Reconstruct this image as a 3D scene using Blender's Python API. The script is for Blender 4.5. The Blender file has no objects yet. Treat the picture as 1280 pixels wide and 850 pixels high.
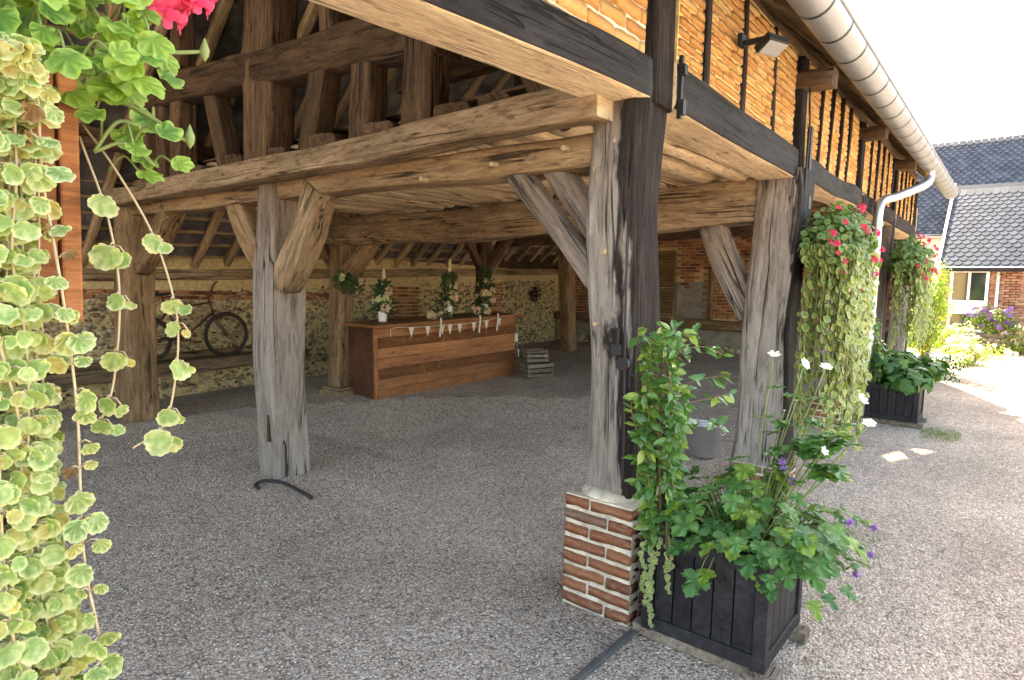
import bpy, bmesh, math, random
from mathutils import Vector, Matrix, noise, Euler
R = math.radians
sc = bpy.context.scene
col = sc.collection
# ------------------------------------------------------------------ camera
# x runs along the barn's open front (away), y into the barn, z up
CAM = Vector((-2.784, -1.521, 1.60))
YAW, PITCH, ROLL, FPX = R(38.94), R(4.58), R(1.67), 771.45
fw = Vector((math.cos(YAW)*math.cos(PITCH), math.sin(YAW)*math.cos(PITCH), -math.sin(PITCH)))
rt = Vector((math.sin(YAW), -math.cos(YAW), 0))
up = rt.cross(fw)
r2 = rt*math.cos(ROLL) + up*math.sin(ROLL)
u2 = -rt*math.sin(ROLL) + up*math.cos(ROLL)
cam = bpy.data.cameras.new('camera'); camo = bpy.data.objects.new('camera', cam); col.objects.link(camo)
M = Matrix((r2, u2, -fw)).transposed().to_4x4(); M.translation = CAM
camo.matrix_world = M
cam.sensor_fit = 'HORIZONTAL'; cam.sensor_width = 36; cam.lens = 36*FPX/1280
cam.clip_start = .05; cam.clip_end = 2000
sc.camera = camo
# ------------------------------------------------------------------ sky and sun
SUN = Vector((.90, .436, 0)).normalized(); SEL = R(41)
world = bpy.data.worlds.new('World'); sc.world = world; world.use_nodes = True
wn = world.node_tree; wn.nodes.clear()
sky = wn.nodes.new('ShaderNodeTexSky'); sky.sky_type = 'NISHITA'; sky.sun_disc = False
sky.sun_elevation = SEL; sky.sun_rotation = math.atan2(SUN.x, SUN.y)
sky.air_density = 1.0; sky.dust_density = 3.0; sky.ozone_density = 1.0
bgn = wn.nodes.new('ShaderNodeBackground'); bgn.inputs[1].default_value = .15
wo = wn.nodes.new('ShaderNodeOutputWorld')
wn.links.new(sky.outputs[0], bgn.inputs[0]); wn.links.new(bgn.outputs[0], wo.inputs[0])
sl = bpy.data.lights.new('sun', 'SUN'); sl.energy = 5.0; sl.angle = R(.5); sl.color = (1, .95, .86)
so = bpy.data.objects.new('sun', sl); col.objects.link(so)
sd = Vector((SUN.x*math.cos(SEL), SUN.y*math.cos(SEL), math.sin(SEL)))
so.rotation_euler = sd.to_track_quat('Z', 'Y').to_euler(); so.location = (8, 8, 12)
sc.view_settings.view_transform = 'Standard'; sc.view_settings.look = 'None'
sc.view_settings.exposure = 3.05; sc.view_settings.gamma = 1
sc.view_settings.use_white_balance = True; sc.view_settings.white_balance_temperature = 8100; sc.view_settings.white_balance_tint = 10
sc.cycles.use_denoising = True
sc.cycles.max_bounces = 14; sc.cycles.diffuse_bounces = 10; sc.cycles.transparent_max_bounces = 8
sc.cycles.sample_clamp_indirect = 12

# ------------------------------------------------------------------ helpers: objects
def link(o, parent=None):
    col.objects.link(o)
    if parent is not None: o.parent = parent
    return o
def tag(o, label=None, cat=None, group=None, kind=None):
    if label: o['label'] = label
    if cat: o['category'] = cat
    if group: o['group'] = group
    if kind: o['kind'] = kind
    return o
def thing(name, label, cat, loc=(0, 0, 0), rot=(0, 0, 0), group=None):
    o = bpy.data.objects.new(name, None); o.empty_display_size = .1
    o.location = loc; o.rotation_euler = rot
    link(o); return tag(o, label, cat, group)
def lerp(a, b, t): return a + (b - a)*t
def sstep(a, b, x):
    t = max(0, min(1, (x-a)/(b-a))); return t*t*(3-2*t)
def gz(u):
    return .42*max(0, min(1, (u-.8)/9.3)) if u < 9 else .37 + .05*sstep(9, 11, u)

class MB:
    def __init__(s): s.v = []; s.f = []; s.m = []
    def add(s, vs, fs, mi=0):
        n = len(s.v); s.v += [tuple(v) for v in vs]
        for f in fs: s.f.append(tuple(i+n for i in f)); s.m.append(mi)
        return s
    def box(s, c, d, rot=None, mi=0):
        c = Vector(c); hx, hy, hz = d[0]/2, d[1]/2, d[2]/2
        vs = [Vector((x, y, z)) for x in (-hx, hx) for y in (-hy, hy) for z in (-hz, hz)]
        if rot is not None: vs = [rot @ v for v in vs]
        return s.add([v+c for v in vs], [(0,1,3,2),(4,6,7,5),(0,4,5,1),(2,3,7,6),(0,2,6,4),(1,5,7,3)], mi)
    def bar(s, p0, p1, w, h, upv=(0, 0, 1), mi=0):
        p0, p1 = Vector(p0), Vector(p1); x = (p1-p0).normalized(); z = Vector(upv); z = (z - x*z.dot(x)).normalized(); y = z.cross(x)
        return s.box((p0+p1)/2, ((p1-p0).length, w, h), Matrix((x, y, z)).transposed(), mi)
    def tube(s, pts, r, n=8, mi=0, cap=True):
        pts = [Vector(p) for p in pts]; rs = r if isinstance(r, (list, tuple)) else [r]*len(pts)
        vs = []; t0 = (pts[1]-pts[0]).normalized()
        a = t0.orthogonal().normalized()
        for i, p in enumerate(pts):
            t = (pts[min(i+1, len(pts)-1)]-pts[max(i-1, 0)]).normalized()
            a = (a - t*a.dot(t)).normalized(); b = t.cross(a)
            vs += [p + (a*math.cos(k*2*math.pi/n)+b*math.sin(k*2*math.pi/n))*rs[i] for k in range(n)]
        fs = [(i*n+k, i*n+(k+1) % n, (i+1)*n+(k+1) % n, (i+1)*n+k) for i in range(len(pts)-1) for k in range(n)]
        if cap: fs += [tuple(range(n-1, -1, -1)), tuple((len(pts)-1)*n+k for k in range(n))]
        return s.add(vs, fs, mi)
    def lathe(s, prof, n=20, c=(0, 0, 0), mi=0):
        c = Vector(c); vs = []
        for r, z in prof: vs += [c+Vector((r*math.cos(2*math.pi*k/n), r*math.sin(2*math.pi*k/n), z)) for k in range(n)]
        fs = [(i*n+k, i*n+(k+1) % n, (i+1)*n+(k+1) % n, (i+1)*n+k) for i in range(len(prof)-1) for k in range(n)]
        return s.add(vs, fs, mi)
    def mesh(s, name, mats, smooth=False):
        me = bpy.data.meshes.new(name); me.from_pydata(s.v, [], s.f)
        for m in (mats if isinstance(mats, (list, tuple)) else [mats]): me.materials.append(m)
        me.polygons.foreach_set('material_index', s.m)
        if smooth: me.polygons.foreach_set('use_smooth', [True]*len(me.polygons))
        me.update(); return me
    def build(s, name, mats, parent=None, smooth=False, bevel=0, loc=None):
        o = bpy.data.objects.new(name, s.mesh(name, mats, smooth)); link(o, parent)
        if loc is not None: o.location = loc
        if bevel:
            b = o.modifiers.new('bevel', 'BEVEL'); b.width = bevel; b.segments = 2; b.limit_method = 'ANGLE'
        return o
def place(name, me, parent, mat4):
    o = bpy.data.objects.new(name, me); link(o, parent); o.matrix_local = mat4; return o
def axes(n, t):
    """matrix with local z = n and local y nearest to t"""
    z = Vector(n).normalized(); y = Vector(t); y = (y - z*y.dot(z))
    if y.length < 1e-4: y = z.orthogonal()
    y.normalize(); x = y.cross(z)
    return Matrix((x, y, z)).transposed()
def xf(loc, rot3, s=1.0):
    m = rot3.to_4x4() @ Matrix.Diagonal((s, s, s, 1)) if not isinstance(s, (tuple, list)) else rot3.to_4x4() @ Matrix.Diagonal((*s, 1))
    m.translation = Vector(loc); return m

# ------------------------------------------------------------------ helpers: materials
class NT:
    def __init__(s, name):
        s.mat = bpy.data.materials.new(name); s.mat.use_nodes = True; s.t = s.mat.node_tree; s.t.nodes.clear()
        s.out = s.n('ShaderNodeOutputMaterial'); s.b = s.n('ShaderNodeBsdfPrincipled'); s.l(s.b.outputs[0], s.out.inputs[0])
    def n(s, t, **kw):
        x = s.t.nodes.new(t)
        for k, v in kw.items(): setattr(x, k, v)
        return x
    def l(s, a, b): s.t.links.new(a, b)
    def put(s, inp, v):
        if hasattr(v, 'is_output') or isinstance(v, bpy.types.NodeSocket): s.l(v, inp)
        else: inp.default_value = v
    def coord(s, which='Object', scale=(1, 1, 1), rnd=False):
        tc = s.n('ShaderNodeTexCoord'); mp = s.n('ShaderNodeMapping'); mp.inputs['Scale'].default_value = scale
        src = tc.outputs[which]
        if rnd:
            oi = s.n('ShaderNodeObjectInfo'); mu = s.n('ShaderNodeMath', operation='MULTIPLY'); s.l(oi.outputs['Random'], mu.inputs[0]); mu.inputs[1].default_value = 57.0
            ad = s.n('ShaderNodeVectorMath', operation='ADD'); s.l(src, ad.inputs[0]); s.l(mu.outputs[0], ad.inputs[1]); src = ad.outputs[0]
        s.l(src, mp.inputs['Vector']); return mp.outputs[0]
    def noise(s, vec, scale=5, detail=4, rough=.6, dist=0):
        x = s.n('ShaderNodeTexNoise'); s.l(vec, x.inputs['Vector']); x.inputs['Scale'].default_value = scale
        x.inputs['Detail'].default_value = detail; x.inputs['Roughness'].default_value = rough; x.inputs['Distortion'].default_value = dist
        return x.outputs[0]
    def vor(s, vec, scale=5, feature='F1', out='Distance', rand=1):
        x = s.n('ShaderNodeTexVoronoi', feature=feature); s.l(vec, x.inputs['Vector']); x.inputs['Scale'].default_value = scale
        x.inputs['Randomness'].default_value = rand
        return x.outputs[out]
    def ramp(s, fac, stops, interp='LINEAR'):
        x = s.n('ShaderNodeValToRGB'); s.l(fac, x.inputs[0]); e = x.color_ramp.elements; x.color_ramp.interpolation = interp
        while len(e) < len(stops): e.new(.5)
        for i, (p, c) in enumerate(stops):
            e[i].position = p; e[i].color = (*c, 1) if not isinstance(c, (int, float)) else (c, c, c, 1)
        return x.outputs[0]
    def mix(s, fac, a, b, mode='MIX'):
        x = s.n('ShaderNodeMix', data_type='RGBA', blend_type=mode); s.put(x.inputs[0], fac)
        for i, v in ((6, a), (7, b)): s.put(x.inputs[i], (*v, 1) if isinstance(v, tuple) and len(v) == 3 else v)
        return x.outputs[2]
    def math(s, op, a, b=0.0, clamp=False):
        x = s.n('ShaderNodeMath', operation=op, use_clamp=clamp); s.put(x.inputs[0], a); s.put(x.inputs[1], b); return x.outputs[0]
    def rand(s):
        oi = s.n('ShaderNodeObjectInfo'); ge = s.n('ShaderNodeNewGeometry')
        return s.math('FRACT', s.math('ADD', oi.outputs['Random'], ge.outputs['Random Per Island']))
    def bump(s, hgt, strength=.5, dist=.01):
        x = s.n('ShaderNodeBump'); x.inputs['Strength'].default_value = strength; x.inputs['Distance'].default_value = dist
        s.l(hgt, x.inputs['Height']); s.l(x.outputs[0], s.b.inputs['Normal'])
    def fin(s, color, rough=.8, metal=0, spec=.5):
        s.put(s.b.inputs['Base Color'], (*color, 1) if isinstance(color, tuple) else color)
        s.put(s.b.inputs['Roughness'], rough); s.b.inputs['Metallic'].default_value = metal; s.b.inputs['Specular IOR Level'].default_value = spec
        return s.mat

def wood_mat(name, dark, mid, light, grey=None, grey_z=None, bump=.6, rough=.85, fine=1.0, vary=.35, crack=1.0, stain=None):
    ck = crack
    """weathered timber: grain runs along the piece's own x axis"""
    m = NT(name)
    v = m.coord('Object', (1.0, 9*fine, 9*fine), rnd=True)
    v2 = m.coord('Object', (.5, 1.6, 1.6), rnd=True)
    g0 = m.noise(v, 3.4, 8, .76, .35); g1 = m.noise(m.coord('Object', (.7, 4*fine, 4*fine), rnd=True), 2.2, 5, .65, .6)
    g = m.math('ADD', m.math('MULTIPLY', g0, .62), m.math('MULTIPLY', g1, .38))
    big = m.noise(v2, 1.6, 3, .6)
    c = m.ramp(g, [(.34, dark), (.5, mid), (.66, light)])
    blot = m.ramp(big, [(.32, 1-vary), (.66, 1.12)])
    c = m.mix(1.0, c, blot, 'MULTIPLY')
    pn = m.noise(m.coord('Object', (3, 10, 10), rnd=True), 2.4, 4, .6); pits = m.ramp(pn, [(.30, .45), (.42, 1)])
    fn_ = m.noise(m.coord('Object', (2.5, 30, 30), rnd=True), 6, 3, .7); c = m.mix(1.0, c, m.ramp(fn_, [(.3, .7), (.7, 1.22)]), 'MULTIPLY'); c = m.mix(1.0, c, pits, 'MULTIPLY')
    oi = m.n('ShaderNodeObjectInfo')
    c = m.mix(1.0, c, m.ramp(oi.outputs['Random'], [(0, .72), (1, 1.18)]), 'MULTIPLY')
    if grey is not None:
        ge = m.n('ShaderNodeNewGeometry'); sx = m.n('ShaderNodeSeparateXYZ'); m.l(ge.outputs['Position'], sx.inputs[0])
        zz = m.math('ADD', sx.outputs['Z'], m.math('MULTIPLY', m.math('SUBTRACT', m.noise(v, 1.5, 3), .5), 2.6))
        fac = m.ramp(m.math('DIVIDE', zz, 3.0), [(max(0, (grey_z-.6)/3), .95), (min(1, (grey_z+.7)/3), .0)])
        gc = m.ramp(g, [(.35, tuple(x*.34 for x in grey)), (.5, grey), (.66, tuple(min(1, x*1.4) for x in grey))])
        c = m.mix(fac, c, gc)
    if stain is not None:                       # old black tar stain lapping round from the outer face
        tc = m.n('ShaderNodeTexCoord'); s3 = m.n('ShaderNodeSeparateXYZ'); m.l(tc.outputs['Object'], s3.inputs[0])
        e = m.math('ADD', s3.outputs['Z'], m.math('MULTIPLY', m.math('SUBTRACT', g1, .5), .55))
        c = m.mix(m.ramp(m.math('ADD', e, .5), [(.5+stain-.02, .97), (.5+stain+.025, 0)]), c, m.ramp(g, [(.36, (.006, .005, .005)), (.5, (.022, .017, .016)), (.66, (.075, .058, .050))]))
    # long drying cracks, and worm holes
    v3 = m.coord('Object', (.30, 12, 12), rnd=True)
    cr = m.noise(v3, 1.2, 2, .5, .25)
    crack = m.ramp(cr, [(.0, 1), (.480, 1), (.492, 0), (.506, 0), (.518, 1)])
    gate = m.ramp(m.noise(v2, 2.6, 2), [(.46, 0), (.56, 1)])
    crack = m.mix(gate, (1, 1, 1), crack)
    c = m.mix(1.0, c, m.ramp(crack, [(0, 1-.82*ck), (1, 1)]), 'MULTIPLY')
    hgt = m.math('ADD', m.math('ADD', m.math('MULTIPLY', g, .7), m.math('MULTIPLY', fn_, .25)), m.math('ADD', m.math('MULTIPLY', crack, .9*ck), m.math('MULTIPLY', pits, .5)))
    m.bump(hgt, bump, .03)
    return m.fin(c, rough, 0, .25)

def leaf_mat(name, c1, c2, edge=None, trans=.4, rough=.45, yellow=None, spec=.4, ns=60, vein=0.0, blot=None):
    m = NT(name); r = m.rand()
    c = m.mix(r, c1, c2)
    if yellow is not None:
        c = m.mix(m.ramp(r, [(.80, 0), (.9, 1)]), c, yellow)
    nz = m.noise(m.coord('Object', (1, 1, 1), rnd=True), ns, 3)
    c = m.mix(1.0, c, m.ramp(nz, [(.3, .82), (.7, 1.15)]), 'MULTIPLY')
    if blot is not None: c = m.mix(m.ramp(nz, [(.5, 0), (.66, .8)]), c, blot)
    if vein:
        av = m.n('ShaderNodeAttribute', attribute_name='vein'); av.attribute_type = 'GEOMETRY'
        c = m.mix(1.0, c, m.ramp(av.outputs['Fac'], [(.2, 1-vein), (.8, 1), (1, 1+vein*1.6)]), 'MULTIPLY')
    if edge is not None:
        at = m.n('ShaderNodeAttribute', attribute_name='edge'); at.attribute_type = 'GEOMETRY'
        e = m.math('ADD', at.outputs['Fac'], m.math('MULTIPLY', m.math('SUBTRACT', nz, .5), .5))
        c = m.mix(m.ramp(e, [(.62, 0), (.95, .85)]), c, edge)
    m.fin(c, rough, 0, spec)
    at2 = m.n('ShaderNodeAttribute', attribute_name='vein'); at2.attribute_type = 'GEOMETRY'
    m.bump(m.math('ADD', at2.outputs['Fac'], m.math('MULTIPLY', nz, .3)), .35, .004)
    tr = m.n('ShaderNodeBsdfTranslucent'); m.l(m.mix(1.0, c, (1.3, 1.35, .55), 'MULTIPLY'), tr.inputs[0])
    mx = m.n('ShaderNodeMixShader'); mx.inputs[0].default_value = trans
    m.l(m.b.outputs[0], mx.inputs[1]); m.l(tr.outputs[0], mx.inputs[2]); m.l(mx.outputs[0], m.out.inputs[0])
    return m.mat

def plain(name, c, rough=.6, metal=0, var=.15, scale=8, bump=.0, spec=.5):
    m = NT(name); n = m.noise(m.coord('Object', (1, 1, 1), rnd=True), scale, 4)
    cc = m.mix(1.0, (*c,), m.ramp(n, [(.3, 1-var), (.7, 1+var)]), 'MULTIPLY')
    if bump: m.bump(n, bump, .01)
    return m.fin(cc, rough, metal, spec)

def brick_mat(name, stops, soot=.0):
    m = NT(name); r = m.rand(); v = m.coord('Object', (1, 1, 1), rnd=True)
    c = m.ramp(r, stops)
    n = m.noise(v, 22, 5, .65); n2 = m.noise(v, 5, 3)
    c = m.mix(1.0, c, m.ramp(n, [(.3, .72), (.7, 1.2)]), 'MULTIPLY')
    c = m.mix(m.ramp(n2, [(.5, 0), (.75, .4)]), c, (.55, .44, .32))
    m.bump(n, .7, .008)
    return m.fin(c, .9, 0, .2)

def patchy(m, c):
    ge = m.n('ShaderNodeNewGeometry'); a = m.noise(ge.outputs['Position'], .55, 5, .62, .4); b = m.noise(ge.outputs['Position'], 2.6, 4, .6)
    c = m.mix(1.0, c, m.ramp(a, [(.3, .74), (.5, 1.0), (.7, 1.16)]), 'MULTIPLY')
    return m.mix(m.ramp(b, [(.55, 0), (.75, .28)]), c, (.24, .19, .14))
def gravel_mat():
    m = NT('gravel'); ge = m.n('ShaderNodeNewGeometry')
    def mp(s):
        x = m.n('ShaderNodeMapping'); x.inputs['Scale'].default_value = (s, s, s); m.l(ge.outputs['Position'], x.inputs[0]); return x.outputs[0]
    v = mp(1)
    x = m.n('ShaderNodeTexVoronoi', feature='F1'); m.l(v, x.inputs['Vector']); x.inputs['Scale'].default_value = 75
    y = m.n('ShaderNodeTexVoronoi', feature='F1'); m.l(v, y.inputs['Vector']); y.inputs['Scale'].default_value = 33
    sx = m.n('ShaderNodeSeparateColor'); m.l(x.outputs['Color'], sx.inputs[0])
    sy = m.n('ShaderNodeSeparateColor'); m.l(y.outputs['Color'], sy.inputs[0])
    rnd = m.math('ADD', m.math('MULTIPLY', sx.outputs[0], .6), m.math('MULTIPLY', sy.outputs[0], .4))
    c = m.ramp(rnd, [(.05, (.24, .191, .148)), (.3, (.42, .333, .265)), (.6, (.558, .45, .36)), (.85, (.66, .553, .45)), (1, (.77, .69, .58))])
    gap = m.ramp(x.outputs['Distance'], [(.35, 1.0), (.75, .55)])
    c = m.mix(1.0, c, gap, 'MULTIPLY')
    big = m.noise(v, .9, 4, .6); mid = m.noise(v, 6, 3)
    c = m.mix(1.0, c, m.ramp(big, [(.3, .82), (.7, 1.12)]), 'MULTIPLY')
    c = m.mix(m.ramp(mid, [(.55, 0), (.8, .3)]), c, (.2, .165, .13))
    c = patchy(m, c)
    h = m.math('SUBTRACT', 1.0, x.outputs['Distance']); h = m.math('ADD', h, m.math('MULTIPLY', y.outputs['Distance'], -.5))
    m.bump(h, .9, .012)
    return m.fin(c, .9, 0, .2)
def pebble_mat():
    m = NT('pebble'); oi = m.n('ShaderNodeObjectInfo')
    c = m.ramp(oi.outputs['Random'], [(0, (.23, .184, .142)), (.2, (.352, .279, .222)), (.5, (.44, .356, .284)), (.75, (.515, .425, .343)), (.93, (.595, .505, .415)), (1, (.70, .63, .54))])
    n = m.noise(m.coord('Object'), 90, 2); c = m.mix(1.0, c, m.ramp(n, [(.3, .8), (.7, 1.15)]), 'MULTIPLY')
    c = patchy(m, c)
    return m.fin(c, .8, 0, .3)

W_GREY = wood_mat('oak weathered', (.075, .052, .036), (.22, .155, .105), (.38, .29, .21), grey=(.285, .25, .218), grey_z=1.9, bump=.9)
W_POST = wood_mat('oak corner post', (.06, .042, .03), (.20, .145, .10), (.36, .28, .21), grey=(.29, .26, .232), grey_z=2.3, bump=.9, stain=-.055)
W_POST2 = wood_mat('oak second post', (.06, .042, .03), (.20, .145, .10), (.36, .28, .21), grey=(.31, .28, .25), grey_z=2.3, bump=.9, stain=-.135)
W_BROWN = wood_mat('oak brown', (.095, .055, .028), (.27, .168, .088), (.42, .285, .165))
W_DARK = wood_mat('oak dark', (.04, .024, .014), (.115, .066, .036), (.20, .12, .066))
W_TAN = wood_mat('oak tan', (.09, .058, .033), (.29, .198, .118), (.47, .35, .225))
W_RAFT = wood_mat('oak rafter', (.18, .12, .066), (.44, .305, .175), (.60, .45, .28), crack=.5)
W_PALE = wood_mat('oak pale', (.40, .28, .17), (.66, .50, .32), (.80, .65, .45), bump=.4, vary=.22)
W_BLACK = wood_mat('oak black stain', (.005, .005, .005), (.016, .015, .016), (.042, .038, .038), bump=.7, rough=.7)
W_CHAR = wood_mat('oak dark brown stain', (.006, .004, .004), (.020, .014, .012), (.062, .045, .037), bump=.8)
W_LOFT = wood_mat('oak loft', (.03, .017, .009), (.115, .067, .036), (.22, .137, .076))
W_END = wood_mat('sawn end grain', (.34, .24, .13), (.52, .40, .25), (.62, .50, .34), bump=.3, fine=.5)
W_CRATE = wood_mat('crate wood', (.10, .075, .055), (.24, .19, .145), (.36, .30, .24))
W_BOX = wood_mat('flower box wood', (.16, .058, .022), (.30, .115, .045), (.40, .175, .075), bump=.25, vary=.2, crack=.15)
W_PLANT = wood_mat('black planter paint', (.012, .011, .013), (.026, .024, .027), (.05, .047, .052), bump=.25, rough=.6, crack=.2)
W_BAR = wood_mat('bar wood', (.20, .072, .026), (.36, .142, .054), (.45, .20, .082), bump=.3, rough=.55, vary=.2, crack=.3)
W_BARD = wood_mat('bar end wood', (.05, .02, .010), (.105, .042, .022), (.16, .07, .036), bump=.3, rough=.6, crack=.2)
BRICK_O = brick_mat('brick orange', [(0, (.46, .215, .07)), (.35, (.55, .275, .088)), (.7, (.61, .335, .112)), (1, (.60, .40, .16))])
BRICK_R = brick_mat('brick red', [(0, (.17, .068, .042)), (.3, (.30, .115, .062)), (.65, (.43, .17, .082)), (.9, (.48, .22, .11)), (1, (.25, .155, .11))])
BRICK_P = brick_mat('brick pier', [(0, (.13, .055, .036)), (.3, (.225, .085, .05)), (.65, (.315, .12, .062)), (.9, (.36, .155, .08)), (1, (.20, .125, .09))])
BRICK_H = brick_mat('brick house', [(0, (.22, .10, .07)), (.5, (.34, .16, .11)), (1, (.42, .24, .17))])
MORT_B = plain('mortar brown', (.55, .42, .215), .95, 0, .3, 16, .6, .1)
MORT_Y = plain('mortar ochre', (.62, .46, .20), .95, 0, .25, 18, .6, .1)
MORT_W = plain('mortar pale', (.56, .50, .40), .95, 0, .4, 12, .9, .1)
RENDER_G = plain('cement render', (.26, .235, .19), .95, 0, .3, 6, .5, .1)
PLASTER = plain('lime plaster', (.52, .44, .30), .95, 0, .35, 5, .7, .1)
WHITE_W = plain('white wall', (.72, .69, .63), .9, 0, .15, 3, .3, .1)
FLINT = brick_mat('flint', [(0, (.09, .075, .055)), (.25, (.22, .17, .10)), (.6, (.38, .295, .175)), (.85, (.48, .385, .24)), (1, (.55, .48, .34))])
TILE_U = plain('tile underside', (.13, .125, .12), .9, 0, .5, 4, .4, .1)
ZINC = plain('zinc', (.50, .51, .52), .42, .85, .10, 5, .06)
ZINC_L = plain('zinc light', (.27, .295, .32), .5, .6, .08, 4, .05)
IRON = plain('black iron', (.02, .02, .022), .55, .4, .3, 12)
RUST = plain('rusty iron', (.11, .05, .032), .8, .3, .4, 20, .3)
RUBBER = plain('black rubber', (.018, .018, .02), .6, 0, .2)
STONEG = plain('edging stone', (.085, .085, .08), .85, 0, .25, 9, .4)
GRAVEL = gravel_mat(); PEBBLE = pebble_mat()
WHITE = plain('white paint', (.78, .77, .74), .5, 0, .05)
CERAM = plain('white ceramic', (.80, .79, .75), .25, 0, .03)
CLOTH = plain('white cotton', (.62, .59, .52), .95, 0, .06)
STEM = plain('stem green', (.16, .22, .07), .6, 0, .25)
STEMB = plain('stem brown', (.20, .14, .07), .7, 0, .25)
STEMP = plain('stem pale', (.42, .34, .22), .6, 0, .2)
SOIL = plain('soil', (.035, .026, .018), .95, 0, .4, 30, .8)
L_GER = leaf_mat('geranium leaf', (.12, .28, .06), (.29, .46, .075), trans=.45, ns=3, vein=.22, edge=(.34, .50, .12))
L_GERD = leaf_mat('geranium leaf mature', (.06, .16, .05), (.12, .25, .07), trans=.35, edge=(.30, .36, .14))
L_VAR = leaf_mat('variegated leaf', (.22, .36, .12), (.38, .49, .18), edge=(.60, .62, .36), trans=.38, yellow=(.44, .43, .15), rough=.65, ns=2.6, vein=.22, blot=(.44, .52, .25))
L_VAR2 = leaf_mat('variegated leaf mass', (.22, .36, .12), (.38, .49, .18), edge=(.60, .62, .36), trans=.38, yellow=(.48, .42, .15), rough=.65, ns=70, blot=(.50, .55, .29))
L_DRY = leaf_mat('dry leaf', (.20, .11, .05), (.34, .21, .10), trans=.25, rough=.8)
L_JAS = leaf_mat('jasmine leaf', (.055, .15, .035), (.13, .27, .05), trans=.25, rough=.28, yellow=(.26, .36, .06), spec=.6)
L_ANE = leaf_mat('anemone leaf', (.06, .17, .05), (.13, .29, .075), trans=.3, rough=.45, yellow=(.18, .29, .04), ns=3, vein=.2)
L_TRAIL = leaf_mat('trailing leaf', (.15, .26, .06), (.26, .36, .10), edge=(.5, .5, .26), trans=.38, yellow=(.40, .42, .12))
L_SHRUB = leaf_mat('shrub leaf', (.14, .24, .035), (.26, .34, .06), trans=.4)
L_DARK = leaf_mat('dark leaf', (.03, .075, .025), (.06, .13, .04), trans=.25)
L_SILV = leaf_mat('silver leaf', (.22, .28, .20), (.38, .42, .32), trans=.3)
GRASS = leaf_mat('grass blade', (.14, .22, .05), (.24, .31, .08), trans=.3)
P_PINK = leaf_mat('pink petal', (.62, .035, .14), (.78, .10, .24), trans=.35, rough=.6)
P_WHITE = leaf_mat('white petal', (.80, .80, .78), (.86, .86, .82), trans=.3, rough=.7)
P_PURP = leaf_mat('purple petal', (.28, .12, .55), (.40, .22, .68), trans=.35, rough=.7)
P_PEACH = leaf_mat('peach petal', (.70, .45, .32), (.80, .66, .50), trans=.3, rough=.7)
P_CREAM = leaf_mat('cream petal', (.66, .66, .36), (.80, .76, .58), trans=.3, rough=.7)
P_LILAC = leaf_mat('pale pink petal', (.66, .50, .56), (.78, .70, .70), trans=.35, rough=.7)
# ------------------------------------------------------------------ helpers: shapes
def timber(name, parent, p0, p1, w, h, mats, seed=0, upv=None, sq=7, rough=.012, bend=0, taper=1.0, seg=.09, ring=24, groove=.004, sides=None, ends=None, flare=0):
    """hewn timber: local x along it, local z nearest upv. sides: material index for (-z,+y,+z,-y)"""
    p0, p1 = Vector(p0), Vector(p1); L = (p1-p0).length; x = (p1-p0)/L
    z = Vector(upv if upv is not None else ((0, 0, 1) if abs(x.z) < .75 else (0, 1, 0)))
    z = (z - x*z.dot(x)).normalized(); y = z.cross(x)
    n = max(4, int(L/seg)); o3 = Vector((seed*7.31, seed*3.17, seed*1.93))
    vs = []; fs = []; mi = []
    for i in range(n+1):
        t = i/n; px = t*L; sc_ = lerp(1, taper, t)*(1 + flare*max(0, 1-t*3)**2)
        by = bend*math.sin(math.pi*t) + (noise.noise(Vector((px*.7, 0, 0))+o3))*rough*1.6
        bz = (noise.noise(Vector((px*.7, 9, 0))+o3))*rough*1.6
        for k in range(ring):
            a = 2*math.pi*(k+.5)/ring; c, s = math.cos(a), math.sin(a)
            q = sq + 1.5*noise.noise(Vector((px*1.1, c*2, s*2))+o3)
            q = max(2, q)
            yy = math.copysign(abs(c)**(2/q), c)*w/2; zz = math.copysign(abs(s)**(2/q), s)*h/2
            d = noise.noise(Vector((px*1.6, yy*5, zz*5))+o3)*rough + noise.noise(Vector((px*1.3, yy*34, zz*34))+o3)*groove
            r = math.hypot(yy, zz) + 1e-6
            vs.append((px, yy*sc_*(1+d/r)+by, zz*sc_*(1+d/r)+bz))
    def side(k):
        a = 2*math.pi*(k+1)/ring % (2*math.pi)
        c, s = math.cos(a), math.sin(a)
        if abs(s) >= abs(c): return 2 if s > 0 else 0
        return 1 if c > 0 else 3
    for i in range(n):
        for k in range(ring):
            fs.append((i*ring+k, i*ring+(k+1) % ring, (i+1)*ring+(k+1) % ring, (i+1)*ring+k)); mi.append(sides[side(k)] if sides else 0)
    e = ends if ends is not None else 0
    fs.append(tuple(range(ring-1, -1, -1))); mi.append(e); fs.append(tuple(n*ring+k for k in range(ring))); mi.append(e)
    me = bpy.data.meshes.new(name); me.from_pydata(vs, [], fs)
    for m in (mats if isinstance(mats, (list, tuple)) else [mats]): me.materials.append(m)
    me.polygons.foreach_set('material_index', mi)
    sm = [True]*len(fs); sm[-1] = sm[-2] = False
    me.polygons.foreach_set('use_smooth', sm); me.update()
    o = bpy.data.objects.new(name, me); link(o, parent)
    m4 = Matrix((x, y, z)).transposed().to_4x4(); m4.translation = p0; o.matrix_local = m4
    return o

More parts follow.
